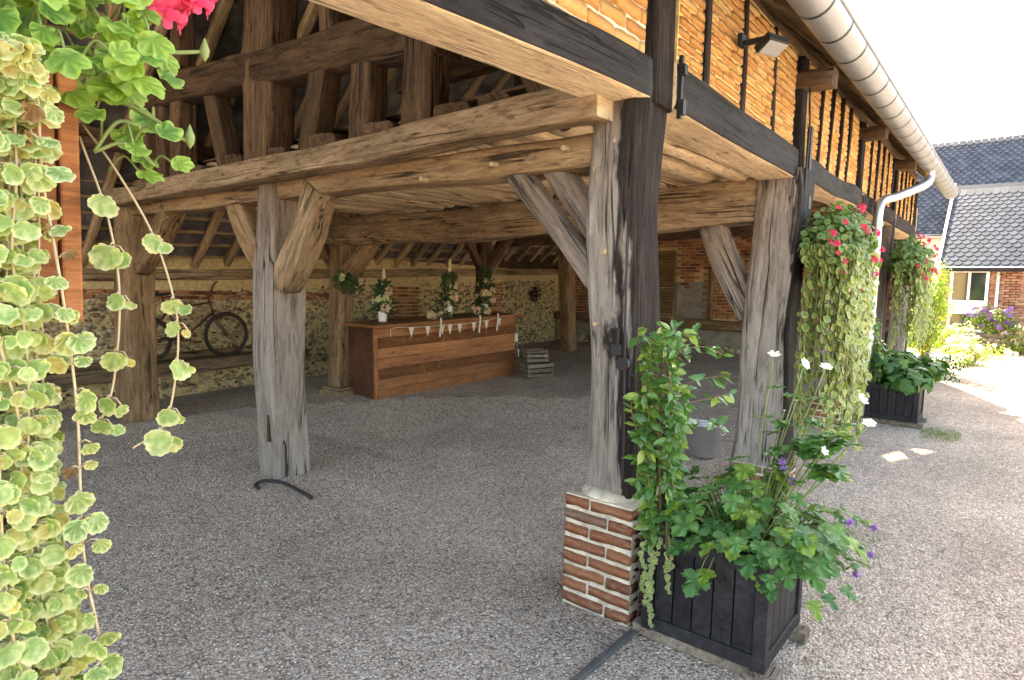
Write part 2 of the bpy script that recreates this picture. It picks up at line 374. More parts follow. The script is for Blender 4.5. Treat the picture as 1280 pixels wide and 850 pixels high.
def brick_mesh(seed, mat, rag=.06):
    """unit brick (-.5..+.5) with worn edges, scaled per use"""
    rnd = random.Random(seed); b = MB(); nx, ny, nz = 4, 2, 2; idx = {}
    for i in range(nx+1):
        for j in range(ny+1):
            for k in range(nz+1):
                if 0 < i < nx and 0 < j < ny and 0 < k < nz: continue
                x, y, z = i/nx-.5, j/ny-.5, k/nz-.5
                ex = sum((i in (0, nx), j in (0, ny), k in (0, nz)))
                f = 1 - (.035 if ex == 2 else .07 if ex == 3 else 0)
                idx[i, j, k] = len(b.v)
                b.v.append((x*(1-(1-f)*.35)+rnd.uniform(-.012, .012), y*f+rnd.uniform(-rag, rag)*.6, z*f+rnd.uniform(-rag, rag)))
    def q(a, bb, c, d): b.f.append((idx[a], idx[bb], idx[c], idx[d])); b.m.append(0)
    for i in range(nx):
        for k in range(nz):
            q((i,0,k),(i+1,0,k),(i+1,0,k+1),(i,0,k+1)); q((i,ny,k),(i,ny,k+1),(i+1,ny,k+1),(i+1,ny,k))
        for j in range(ny):
            q((i,j,0),(i,j+1,0),(i+1,j+1,0),(i+1,j,0)); q((i,j,nz),(i+1,j,nz),(i+1,j+1,nz),(i,j+1,nz))
    for j in range(ny):
        for k in range(nz):
            q((0,j,k),(0,j,k+1),(0,j+1,k+1),(0,j+1,k)); q((nx,j,k),(nx,j+1,k),(nx,j+1,k+1),(nx,j,k+1))
    return b.mesh('brick', mat, True)
BR_O = [brick_mesh(i, BRICK_O) for i in range(6)]
BR_R = [brick_mesh(20+i, BRICK_R) for i in range(6)]
BR_P = [brick_mesh(60+i, BRICK_P, .075) for i in range(8)]
BR_H = [brick_mesh(40+i, BRICK_H) for i in range(4)]

ICO = None
def blob(mb, c, r, rnd, rag=.18, rot=None, sub=1):
    global ICO
    if ICO is None:
        bm = bmesh.new(); bmesh.ops.create_icosphere(bm, subdivisions=1, radius=1)
        ICO = ([v.co.copy() for v in bm.verts], [tuple(v.index for v in f.verts) for f in bm.faces]); bm.free()
    c = Vector(c); rot = rot or Euler((rnd.uniform(0, 6), rnd.uniform(0, 6), rnd.uniform(0, 6))).to_matrix()
    R0 = Euler((rnd.uniform(0, 6), rnd.uniform(0, 6), 0)).to_matrix()
    vs = []
    for v in ICO[0]:
        p = R0 @ v * (1+rnd.uniform(-rag, rag)); p = Vector((p.x*r[0], p.y*r[1], p.z*r[2])); vs.append(rot @ p + c)
    mb.add(vs, ICO[1])

def leaf_mesh(name, mat, kind, seed, cup=.12, wave=.06):
    """leaf of unit length in the local xy plane: stalk at the origin, tip along +y, face +z"""
    rnd = random.Random(seed); pts = []
    if kind == 'geranium':                       # round with five blunt lobes and a notch at the stalk
        n = 40
        for i in range(n):
            a = -math.pi/2 + .28 + (2*math.pi-.56)*i/(n-1)
            lob = abs(math.cos((a-math.pi/2)*2.5)); r = .50*(.78+.26*lob**.6) + .012*math.cos(a*24)
            pts.append((r*math.cos(a), .42 + r*math.sin(a)))
        cen = (0, .16)
    elif kind == 'scallop':                      # round, crenate margin
        n = 66
        for i in range(n):
            a = -math.pi/2 + .22 + (2*math.pi-.44)*i/(n-1)
            r = .48*(1+.06*math.sin(a*2+seed)+.04*math.cos(a*3+seed*2)) + .06*abs(math.cos(a*5.5+.3*seed))**.7 - .03
            pts.append((r*math.cos(a), .44 + r*.95*math.sin(a)))
        cen = (0, .14)
    elif kind == 'oval':
        n = 14
        for i in range(n):
            t = i/(n-1); s = 1 if i < n/2 else -1
            y = t*2 if t < .5 else 2-2*t
            pts.append((s*.22*math.sin(math.pi*min(1, y)**.85), y))
        cen = (0, .45)
    elif kind == 'palm':                         # three toothed lobes
        prof = [(0, 0), (.12, .02), (.30, -.02), (.42, .10), (.50, .12), (.47, .22), (.56, .32), (.46, .36), (.44, .44), (.30, .42), (.20, .44), (.27, .54), (.26, .64), (.33, .70), (.22, .78), (.18, .88), (.08, .92), (0, 1.04)]
        pts = prof + [(-x*rnd.uniform(.9, 1.1), y) for x, y in prof[-2:0:-1]]; cen = (0, .32)
    elif kind == 'petal':
        for i in range(12):
            a = -math.pi/2 + 2*math.pi*i/12; pts.append((.36*math.cos(a), .5+.5*math.sin(a)))
        cen = (0, .4)
    n = len(pts); vs = []; ed = []; ve = []
    ph = rnd.uniform(0, 6)
    def zz(x, y, e, i):
        return cup*((x*x)+(y-.4)**2)*2.2*(1 if kind != 'oval' else .2) + wave*e*math.sin(i*2*math.pi/n*5+ph) - (.10*abs(x) if kind != 'oval' else -.55*abs(x)) - .18*max(0, y-.35)**2*2
    vs.append((cen[0], cen[1], zz(*cen, 0, 0))); ed.append(0); ve.append(0)
    for rr, e in ((.55, .45), (1.0, 1.0)):
        for i, (x, y) in enumerate(pts):
            X, Y = cen[0]+(x-cen[0])*rr, cen[1]+(y-cen[1])*rr
            vs.append((X, Y, zz(X, Y, e, i))); ed.append(e); ve.append(.5+.5*math.cos(i*math.pi*2/n*7))
    fs = [(0, 1+i, 1+(i+1) % n) for i in range(n)] + [(1+i, 1+n+i, 1+n+(i+1) % n, 1+(i+1) % n) for i in range(n)]
    me = bpy.data.meshes.new(name); me.from_pydata(vs, [], fs); me.materials.append(mat)
    me.polygons.foreach_set('use_smooth', [True]*len(fs))
    for nm, dat in (('edge', ed), ('vein', ve)):
        a = me.attributes.new(nm, 'FLOAT', 'POINT'); a.data.foreach_set('value', dat)
    me.update(); return me

class Leaves:
    """many small leaves joined into one mass (with the same attributes as a single leaf)"""
    SH = {'oval': [(0, 0), (.2, .3), (.22, .55), (0, 1), (-.22, .55), (-.2, .3)],
          'round': [(.1, .0), (.42, .12), (.52, .5), (.34, .86), (0, .95), (-.34, .86), (-.52, .5), (-.42, .12), (-.1, .0)],
          'ger': [(.06, .0), (.30, .0), (.42, .16), (.38, .26), (.52, .42), (.42, .56), (.40, .66), (.34, .84), (.16, .80), (0, .96), (-.16, .80), (-.34, .84), (-.40, .66), (-.42, .56), (-.52, .42), (-.38, .26), (-.42, .16), (-.30, .0), (-.06, 0)],
          'blade': [(-.04, 0), (.04, 0), (.025, .6), (0, 1), (-.025, .6)],
          'palm': [(0, 0), (.3, -.02), (.5, .14), (.48, .32), (.26, .42), (.3, .68), (0, 1.02), (-.3, .68), (-.26, .42), (-.48, .32), (-.5, .14), (-.3, -.02)]}
    def __init__(s): s.v = []; s.f = []; s.e = []
    def add(s, loc, nrm, tip, size, kind='oval', droop=.15):
        A = axes(nrm, tip); loc = Vector(loc); P = s.SH[kind]; n0 = len(s.v)
        cx, cy = 0, .42
        s.v.append(tuple(loc + A @ Vector((cx, cy, .06))*size)); s.e.append(0)
        for x, y in P:
            s.v.append(tuple(loc + A @ Vector((x, y, .10*abs(x) - droop*y*y))*size)); s.e.append(1)
        n = len(P); s.f += [(n0, n0+1+i, n0+1+(i+1) % n) for i in range(n)]
    def add_mesh(s, me, m4):
        n0 = len(s.v); s.v += [tuple(m4 @ q.co) for q in me.vertices]; s.e += [d.value for d in me.attributes['edge'].data]
        s.f += [tuple(i+n0 for i in p.vertices) for p in me.polygons]
    def build(s, name, mat, parent, kind='stuff'):
        me = bpy.data.meshes.new(name); me.from_pydata(s.v, [], s.f); me.materials.append(mat)
        me.polygons.foreach_set('use_smooth', [True]*len(s.f))
        a = me.attributes.new('edge', 'FLOAT', 'POINT'); a.data.foreach_set('value', s.e); me.update()
        o = bpy.data.objects.new(name, me); link(o, parent)
        if kind: o['kind'] = kind
        return o
def rvec(rnd): 
    v = Vector((rnd.gauss(0, 1), rnd.gauss(0, 1), rnd.gauss(0, 1))); return v.normalized()
def curve_pts(ps, n=8):
    """Catmull-Rom through the given points"""
    ps = [Vector(p) for p in ps]; q = [ps[0]*2-ps[1]]+ps+[ps[-1]*2-ps[-2]]; out = []
    for i in range(1, len(q)-2):
        for k in range(n):
            t = k/n; a, b, c, d = q[i-1], q[i], q[i+1], q[i+2]
            out.append(.5*((2*b)+(c-a)*t+(2*a-5*b+4*c-d)*t*t+(3*b-a-3*c+d)*t**3))
    out.append(ps[-1]); return out
def floret(mb, c, n, size, rnd, k=5):
    A = axes(n, rvec(rnd)); c = Vector(c)
    for i in range(k):
        a = 2*math.pi*i/k + rnd.uniform(-.2, .2)
        d = A @ Vector((math.cos(a), math.sin(a), .25)); s = A @ Vector((-math.sin(a), math.cos(a), 0)); nn = A @ Vector((0, 0, 1))
        mb.add([c, c+(d*.5+s*.28)*size, c+(d*.95+s*.22+nn*.1)*size, c+(d*1.05-s*.05+nn*.12)*size, c+(d*.9-s*.28+nn*.1)*size, c+(d*.5-s*.28)*size], [(0, 1, 2, 3), (0, 3, 4, 5)])

# ================================================================== ground
def make_ground():
    us = [-400, -120, -40, -14] + [-7+.35*i for i in range(84)] + [24, 30, 45, 90, 200, 500]
    vv = [-400, -120, -40, -15] + [-7+.35*i for i in range(50)] + [12, 16, 30, 90, 200, 500]
    b = MB(); n = len(vv)
    for u in us:
        for v in vv:
            b.v.append((u, v, gz(u) + (.008*noise.noise(Vector((u*1.3, v*1.3, 0))) + .01*noise.noise(Vector((u*.4, v*.4, 4))) if abs(u) < 24 and abs(v) < 14 else 0)))
    for i in range(len(us)-1):
        for j in range(n-1): b.f.append((i*n+j, (i+1)*n+j, (i+1)*n+j+1, i*n+j+1)); b.m.append(0)
    g = b.build('ground', GRAVEL, None, True); tag(g, 'pale grey gravel covering barn floor and courtyard', 'gravel', kind='structure')
make_ground()
def make_pebbles():
    b = MB(); st = .3; us = [-2.4+st*i for i in range(28)]; vv = [-2.4+st*i for i in range(29)]; n = len(vv)
    for u in us:
        for v in vv: b.v.append((u, v, gz(u) + .008*noise.noise(Vector((u*1.3, v*1.3, 0))) + .01*noise.noise(Vector((u*.4, v*.4, 4)))))
    for i in range(len(us)-1):
        for j in range(n-1):
            u, v = us[i], vv[j]
            if math.hypot(u+2.78, v+1.52) > 8.2: continue
            b.f.append((i*n+j, (i+1)*n+j, (i+1)*n+j+1, i*n+j+1)); b.m.append(0)
    o = b.build('loose_gravel', PEBBLE); tag(o, 'loose small grey and white gravel stones', 'gravel', kind='stuff')
    t = bpy.data.node_groups.new('scatter', 'GeometryNodeTree')
    t.interface.new_socket('Geometry', in_out='INPUT', socket_type='NodeSocketGeometry'); t.interface.new_socket('Geometry', in_out='OUTPUT', socket_type='NodeSocketGeometry')
    N = t.nodes.new; gi = N('NodeGroupInput'); go = N('NodeGroupOutput')
    ds = N('GeometryNodeDistributePointsOnFaces'); ds.inputs['Density'].default_value = 3800
    ip = N('GeometryNodeInstanceOnPoints'); ico = N('GeometryNodeMeshIcoSphere'); ico.inputs['Radius'].default_value = .0066; ico.inputs['Subdivisions'].default_value = 1
    sm = N('GeometryNodeSetMaterial'); sm.inputs['Material'].default_value = PEBBLE
    rv = N('FunctionNodeRandomValue'); rv.data_type = 'FLOAT_VECTOR'; rv.inputs[0].default_value = (.45, .4, .3); rv.inputs[1].default_value = (1.35, 1.1, .8)
    rr = N('FunctionNodeRandomValue'); rr.data_type = 'FLOAT_VECTOR'; rr.inputs[0].default_value = (-.5, -.5, 0); rr.inputs[1].default_value = (.5, .5, 6.28); rr.inputs['Seed'].default_value = 3
    L = t.links.new
    L(gi.outputs[0], ds.inputs['Mesh']); L(ds.outputs['Points'], ip.inputs['Points']); L(ico.outputs['Mesh'], sm.inputs['Geometry']); L(sm.outputs[0], ip.inputs['Instance'])
    L(rv.outputs[0], ip.inputs['Scale']); L(rr.outputs[0], ip.inputs['Rotation']); L(ip.outputs[0], go.inputs[0])
    md = o.modifiers.new('scatter', 'NODES'); md.node_group = t
make_pebbles()
b = MB(); b.box((-1.2, -.235, .004), (2.05, .03, .028)); tag(b.build('edging_strip', STONEG, None, bevel=.004), kind='structure')

# ================================================================== barn
S = 2.4; VA, VB, VW = 3.02, 5.9, 7.36
barn = thing('timber_barn', 'open-sided old barn of oak posts, braces and brick infill under a tiled roof', 'barn')
rb = random.Random(5)
OUT = (1, 0, 0, 0)      # side indices whose -z face is stained black (posts: outer face)
def peg(parent, loc, dirv, r=.016, l=.05):
    b = MB(); d = Vector(dirv).normalized(); b.tube([Vector(loc)-d*.02, Vector(loc)+d*l*.6], [r, r*.85], 6); return b.build('peg', W_END, parent)
# --- posts (each leans a little)
P1 = timber('post', barn, (0, 0, .60), (-.005, .02, 2.56), .29, .27, [W_POST, W_CHAR], 1, sq=8, rough=.026, ring=64, seg=.03, groove=.017, sides=OUT)
timber('post', barn, (.02, -.045, 2.5), (.02, -.045, 3.5), .22, .20, W_CHAR, 12, sq=7, rough=.015)
P1['label'] = 'grey weathered corner post with black stained outer face'
P2 = timber('post', barn, (2.44, .0, .24), (2.46, -.04, 2.60), .36, .36, [W_POST2, W_BLACK], 2, sq=6, rough=.036, ring=56, seg=.035, groove=.016, sides=OUT, flare=.12)
P3 = timber('post', barn, (4.85, .0, .5), (4.85, -.02, 2.72), .30, .32, [W_GREY, W_CHAR], 3, sq=6, rough=.02, sides=OUT)
P4 = timber('post', barn, (7.25, .0, .75), (7.25, -.02, 2.75), .28, .30, [W_GREY, W_CHAR], 4, sq=6, rough=.02, sides=OUT)
P5 = timber('post', barn, (9.6, .0, .4), (9.6, -.02, 2.8), .28, .28, [W_GREY, W_CHAR], 5, sq=6, rough=.02, sides=OUT)
P0 = timber('post', barn, (-2.95, .05, 0), (-2.95, .05, 3.4), .28, .26, [W_GREY, W_BLACK], 6, sq=7, rough=.02, sides=OUT)
PA = timber('post', barn, (.0, 3.20, -.02), (.0, 3.22, 2.45), .32, .30, W_GREY, 7, sq=7, rough=.034, ring=56, seg=.035, groove=.015)
PB = timber('post', barn, (.0, 6.22, -.02), (.0, 6.22, 2.5), .34, .38, W_BROWN, 8, sq=7, rough=.025, ring=32, seg=.06, groove=.007)
PC = timber('post', barn, (2.48, 5.85, .14), (2.48, 5.85, 2.9), .26, .28, W_BROWN, 9, sq=7, rough=.02)
PD = timber('post', barn, (5.5, 5.88, .2), (5.5, 5.88, 3.0), .22, .22, W_DARK, 10, sq=7, rough=.02)
PE = timber('post', barn, (8.35, 5.88, .3), (8.1, 5.92, 2.9), .30, .28, W_BROWN, 11, sq=5, rough=.03)
peg(P1, (1.20, -.145, .02), (0, -1, 0), .018)
for z, v in ((2.2, .09), (2.32, -.02), (1.45, .06)): peg(P1, (z-.6, -.145, v), (0, -1, 0), .012)
# foot stones / plinths
b = MB(); b.box((2.48, 5.85, .09), (.42, .44, .10)); b.box((2.48, 5.85, .15), (.36, .36, .05)); b.build('post_base', W_TAN, barn, bevel=.012)
# mortise slot on the middle post
b = MB(); b.box((-.155, 3.13, .42), (.02, .035, .22)); b.build('mortise', W_DARK, barn)
# corner post pier and its neighbours: courses of separate bricks
def pier(u0, u1, v0, v1, z0, courses, ch=.073, mort=MORT_W, seed=0, faces=True):
    rnd = random.Random(seed); b = MB(); z1 = z0 + courses*ch
    b.box(((u0+u1)/2, (v0+v1)/2, (z0+z1)/2-.005), (u1-u0-.016, v1-v0-.016, z1-z0)); nb = 8
    pr = b.build('brick_pier', mort, barn)
    for c in range(courses):
        z = z0 + (c+.5)*ch; h = ch-.021
        lay = []
        W = v1-v0; Lh = (.115, .24) if c % 2 else (.24, .115)
        s0 = v0
        tot = W
        ws = [W*.62, W*.38] if c % 2 else [W*.36, W*.64]
        # -u and +u faces
        for ux, sgn in ((u0, 1), (u1, -1)):
            s = v0
            for w in ws:
                me = rnd.choice(BR_P); L = w-.013
                R3 = Matrix.Rotation(math.pi/2, 3, 'Z')
                place('brick', me, pr, xf((ux+sgn*.045+rnd.uniform(-.003, .003), s+w/2, z+rnd.uniform(-.002, .002)), R3 @ Matrix.Rotation(rnd.uniform(-.02, .02), 3, 'Y'), (L, .10, h*rnd.uniform(.93, 1.04)))); s += w
        for vx, sgn in ((v0, 1), (v1, -1)):
            s = u0+.1; ww = (u1-u0-.2)
            me = rnd.choice(BR_P)
            place('brick', me, pr, xf((s+ww/2, vx+sgn*.045, z), Matrix.Identity(3), (ww-.013, .10, h)))
    return pr
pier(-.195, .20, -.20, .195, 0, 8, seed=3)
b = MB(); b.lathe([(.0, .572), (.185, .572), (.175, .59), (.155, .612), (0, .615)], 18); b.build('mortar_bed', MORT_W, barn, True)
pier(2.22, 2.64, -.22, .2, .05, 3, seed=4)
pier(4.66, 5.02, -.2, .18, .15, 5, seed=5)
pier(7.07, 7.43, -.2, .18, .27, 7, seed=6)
# --- tie beams, plates, sills
def beam_v(name, u, v0, v1, z, w, h, mat, seed, **k): return timber(name, barn, (u, v0, z), (u, v1, z + k.pop('rise', 0)), w, h, mat, seed, **k)
timber('tie_beam', barn, (-.0, .10, 2.325), (-.0, 6.2, 2.38), .22, .17, W_BROWN, 21, sq=8, rough=.02, ring=32, seg=.07)
t1 = timber('tie_beam', barn, (-.235, .02, 2.475), (-.245, 6.3, 2.47), .17, .165, [W_TAN, W_END], 22, sq=11, rough=.022, ring=32, seg=.07, ends=1)
timber('tie_beam', barn, (2.44, .10, 2.37), (2.44, 6.0, 2.36), .26, .36, W_TAN, 23, sq=8, rough=.03, ring=40, seg=.05, groove=.010)
timber('tie_beam', barn, (4.85, .05, 2.68), (4.85, 7.2, 2.60), .24, .26, W_BROWN, 24)
timber('tie_beam', barn, (7.25, .05, 2.72), (7.25, 7.2, 2.62), .24, .26, W_DARK, 25)
for v, z in ((.30, 2.33), (.78, 2.30), (1.35, 2.27)):
    b = MB(); b.tube([(-.10, v, z), (-.165, v, z-.004)], [.018, .015], 6); b.build('peg', W_END, barn)
SIDE = (0, 0, 0, 1)     # beams along x: the -y face is the outer face
timber('sill_beam', barn, (.12, -.005, 2.625), (2.32, -.005, 2.635), .31, .235, [W_PALE, W_BLACK], 26, sq=9, rough=.012, ring=32, sides=SIDE, seg=.06)
timber('sill_beam', barn, (2.60, -.02, 2.64), (4.72, -.02, 2.70), .28, .20, [W_PALE, W_BLACK], 27, sq=8, rough=.025, sides=SIDE, seg=.06)
timber('sill_beam', barn, (4.98, -.02, 2.70), (7.12, -.02, 2.74), .28, .20, [W_PALE, W_CHAR], 28, sq=8, rough=.02, sides=SIDE)
timber('sill_beam', barn, (7.38, -.02, 2.74), (9.5, -.02, 2.76), .28, .20, [W_PALE, W_CHAR], 29, sq=8, rough=.02, sides=SIDE)
timber('sill_beam', barn, (-.11, -.01, 2.60), (-2.9, .06, 2.475), .28, .185, [W_PALE, W_BLACK], 30, sq=9, rough=.016, ring=36, seg=.05, sides=(0, 1, 0, 0))
for i, (a, c) in enumerate(((-5.1, 9.9),)):
    timber('wall_plate', barn, (a, .0, 3.36), (c, .0, 3.70), .22, .15, W_BROWN, 31, sq=4, rough=.03)
timber('arcade_plate', barn, (-5.1, VB, 2.97), (9.9, VB, 3.2), .2, .2, W_DARK, 32)
timber('wall_plate', barn, (-5.1, 7.42, 1.40), (9.9, 7.42, 2.10), .2, .15, W_TAN, 33, sq=9)
# --- braces
timber('brace', barn, (-.05, .13, 1.66), (-.05, .66, 2.26), .13, .105, W_GREY, 41, upv=(1, 0, 0), sq=5, rough=.02, ring=28, seg=.04)
timber('brace', barn, (-.02, .14, 1.86), (-.02, .46, 2.26), .14, .13, W_GREY, 42, upv=(1, 0, 0), sq=4, rough=.025, ring=28, seg=.04)
timber('brace', barn, (-.03, 3.08, 1.60), (-.03, 2.60, 2.34), .25, .20, W_TAN, 43, upv=(1, 0, 0), sq=6, bend=.06, rough=.02, ring=28)
timber('brace', barn, (-.0, 3.32, 1.70), (-.0, 3.92, 2.34), .24, .16, W_BROWN, 44, upv=(1, 0, 0), sq=6, bend=-.05)
timber('brace', barn, (-.0, 6.1, 1.75), (-.0, 5.25, 2.34), .24, .18, W_BROWN, 45, upv=(1, 0, 0), sq=6, bend=.06)
timber('brace', barn, (2.44, .13, 1.45), (2.44, .52, 2.22), .22, .15, W_GREY, 46, upv=(1, 0, 0), sq=7, bend=-.03, rough=.018, ring=28)
timber('brace', barn, (2.46, 5.75, 1.75), (2.46, 5.15, 2.22), .22, .16, W_BROWN, 47, upv=(1, 0, 0), sq=5, bend=.05)
timber('brace', barn, (2.46, 5.98, 1.85), (2.46, 6.5, 2.35), .14, .14, W_BROWN, 48, upv=(1, 0, 0))
timber('brace', barn, (2.60, 5.86, 1.7), (3.3, 5.88, 2.5), .16, .16, W_BROWN, 49)
timber('brace', barn, (5.5, 5.80, 1.95), (5.5, 5.3, 2.52), .12, .12, W_DARK, 50, upv=(1, 0, 0))
timber('brace', barn, (5.58, 5.88, 1.9), (6.3, 5.9, 2.75), .18, .16, W_TAN, 51)
timber('brace', barn, (5.42, 5.88, 2.0), (5.0, 5.9, 2.6), .14, .12, W_DARK, 52)
# --- loft floor of round joists over the first bay, boarded above
for i in range(25):
    v = .27 + i*.245 + rb.uniform(-.03, .03); r = rb.uniform(.15, .235)
    timber('joist', barn, (.0, v, 2.60), (2.68, v+rb.uniform(-.05, .05), 2.66), r, r*.95, [W_PALE, W_TAN], 60+i, sq=2.6, rough=.02, ring=14, seg=.16, ends=1)
for i in range(13):
    u = -.05 + i*.205
    timber('floor_board', barn, (u+.2, .2, 2.765), (u+.2, 5.8, 2.765), .195, .022, W_DARK, 90+i, sq=14, rough=.002, ring=12, seg=.8)
# --- open truss over the first tie beam
def stud(v0, z0, v1, z1, w, d, mat, seed, u=-.10): return timber('stud', barn, (u, v0, z0), (u, v1, z1), w, d, mat, seed, upv=(1, 0, 0) if abs(v1-v0) > .1 else None, sq=8, rough=.015)
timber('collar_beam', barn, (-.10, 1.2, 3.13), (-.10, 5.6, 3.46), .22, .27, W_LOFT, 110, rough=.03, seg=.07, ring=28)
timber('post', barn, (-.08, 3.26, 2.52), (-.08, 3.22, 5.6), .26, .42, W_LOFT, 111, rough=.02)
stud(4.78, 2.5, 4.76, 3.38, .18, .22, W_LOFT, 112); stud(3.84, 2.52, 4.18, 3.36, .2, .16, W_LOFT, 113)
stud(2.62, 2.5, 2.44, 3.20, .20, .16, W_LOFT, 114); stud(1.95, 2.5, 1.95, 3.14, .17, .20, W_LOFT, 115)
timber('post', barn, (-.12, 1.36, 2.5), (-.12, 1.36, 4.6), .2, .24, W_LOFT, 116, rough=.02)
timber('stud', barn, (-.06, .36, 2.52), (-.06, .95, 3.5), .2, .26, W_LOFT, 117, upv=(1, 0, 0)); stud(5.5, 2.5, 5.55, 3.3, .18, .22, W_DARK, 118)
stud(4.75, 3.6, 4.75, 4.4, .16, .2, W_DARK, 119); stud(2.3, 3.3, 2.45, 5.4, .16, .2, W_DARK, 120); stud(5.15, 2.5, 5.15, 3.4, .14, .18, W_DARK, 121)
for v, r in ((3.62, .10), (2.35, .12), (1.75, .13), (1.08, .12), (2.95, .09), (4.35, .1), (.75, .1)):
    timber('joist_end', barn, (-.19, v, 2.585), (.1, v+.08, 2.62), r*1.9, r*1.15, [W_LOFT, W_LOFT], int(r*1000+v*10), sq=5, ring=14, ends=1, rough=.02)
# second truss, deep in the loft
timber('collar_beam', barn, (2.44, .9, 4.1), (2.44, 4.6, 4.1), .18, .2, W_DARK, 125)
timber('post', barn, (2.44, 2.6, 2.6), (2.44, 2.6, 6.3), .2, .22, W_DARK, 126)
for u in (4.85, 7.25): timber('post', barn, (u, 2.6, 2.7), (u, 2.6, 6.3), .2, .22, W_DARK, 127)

# --- roof: rafters, battens, tiles
def zf(u, v): return 3.30 + (v+.5)*1.0 + .022*u
def zb(u, v):
    t = (v-2.6)/4.9; return lerp(6.40 + .022*u, 1.68 + .052*u, t)
RU0, RU1 = -5.2, 10.2
u = RU0 + .15; i = 0
while u < RU1:
    timber('rafter', barn, (u, -.46, zf(u, -.46)-.03), (u, 2.6, zf(u, 2.6)-.03), .10+.02*rb.random(), .11, W_BROWN, 130+i, sq=4, rough=.02, ring=12, seg=.3)
    timber('rafter', barn, (u+rb.uniform(-.05, .05), 7.62, zb(u, 7.62)), (u+rb.uniform(-.05, .05), 2.6, zb(u, 2.6)-.03), .09+.02*rb.random(), .10, W_RAFT, 170+i, sq=6, rough=.015, ring=12, seg=.3)
    u += .44 + rb.uniform(-.03, .03); i += 1
def batten(side, v):
    z = (zf if side else zb); p0, p1 = Vector((RU0, v, z(RU0, v)+.065)), Vector((RU1, v, z(RU1, v)+.065))
    b = MB(); b.bar(p0, p1, .04, .022, (0, -1, 1) if side else (0, 1, 1)); b.build('batten', W_RAFT if not side else W_BROWN, barn)
for k in range(19): batten(1, -.52+k*.168)
for k in range(29): batten(0, 2.72+k*.172)
b = MB(); rt_ = random.Random(9)
for side in (1, 0):
    n = 20 if side else 30
    for k in range(n):
        v = (-.57+k*.168) if side else (7.66-k*.172)
        zz = zf if side else zb; dv = .25 if side else -.25
        u = RU0 - (.1 if k % 2 else 0)
        while u < RU1:
            w = .2
            t = rt_.uniform(-.006, .006)
            q0 = Vector((u+w/2, v, zz(u, v)+.105+t)); q1 = Vector((u+w/2, v+dv, zz(u, v+dv)+.085+t))
            if (side and v+dv < 2.85) or (not side and v+dv > 2.35): b.bar(q0, q1, w-.006, .016, (0, -1, 1) if side else (0, 1, 1))
            u += w
o = b.build('roof_tiles', TILE_U, barn); o['kind'] = 'stuff'
for side in (1, 0):  # added sheets above the tiles, blocking sky light through the tile gaps
    va, vb = (-.5, 2.6) if side else (7.66, 2.6); zz = zf if side else zb; b = MB()
    q = [Vector((u, v, zz(u, v)+dz)) for dz in (.125, .14) for u, v in ((RU0, va), (RU1, va), (RU1, vb), (RU0, vb))]
    b.add(q, [(0, 1, 2, 3), (7, 6, 5, 4), (0, 4, 5, 1), (1, 5, 6, 2), (2, 6, 7, 3), (3, 7, 4, 0)]); b.build('added_gap_sheet', TILE_U, barn)
b = MB(); b.tube([(RU0, 2.6, zf(RU0, 2.6)+.1), (RU1, 2.6, zf(RU1, 2.6)+.1)], .1, 10); b.build('ridge', BRICK_R, barn, True)
b = MB(); b.bar((RU0, -.475, zf(RU0, -.475)+.075), (RU1, -.475, zf(RU1, -.475)+.075), .02, .06); b.build('fascia', W_BROWN, barn)
# --- upper brick infill between studs
nb = [0]; far_bricks = MB()
def panel(u0, u1, z0, z1, v, mort, single, seed, skew=0, mesh=BR_O, L=.205, ch=.053, dv=0.0):
    rnd = random.Random(seed); b = MB()
    b.add([(u0, v+.012, z0), (u1, v+.012+dv, z0), (u1, v+.012+dv, z1), (u0, v+.012, z1), (u0, v+.1, z0), (u1, v+.1+dv, z0), (u1, v+.1+dv, z1), (u0, v+.1, z1)], [(0,1,2,3),(5,4,7,6),(4,0,3,7),(1,5,6,2),(3,2,6,7),(4,5,1,0)])
    pn = b.build('brick_infill', mort, barn)
    c = 0; z = z0
    while z < z1-.02:
        x = u0 - (rnd.uniform(.06, .12) if c % 2 else 0)
        while x < u1-.015:
            a, e = max(x, u0+.004), min(x+L, u1-.004)
            if e-a > .03:
                tv = dv*((a+e)/2-u0)/(u1-u0)
                m4 = xf(((a+e)/2, v+.045+tv+rnd.uniform(-.004, .004), z+ch/2+rnd.uniform(-.003, .003)), Matrix.Rotation(math.atan2(dv, u1-u0), 3, 'Z') @ Matrix.Rotation(rnd.uniform(-.025, .025), 3, 'Y'), (e-a-.012, .09, (ch-.009)*rnd.uniform(.9, 1.04)))
                if single and nb[0] < 235: place('brick', rnd.choice(mesh), pn, m4); nb[0] += 1
                else:
                    me = rnd.choice(mesh); far_bricks.add([m4 @ vv.co for vv in me.vertices], [tuple(p.vertices) for p in me.polygons])
            x += L
        z += ch; c += 1
    return pn
# bay beside the camera
panel(-1.25, -.14, 2.675, 3.36, -.10, MORT_W, True, 1, L=.21, ch=.072, dv=-.03)
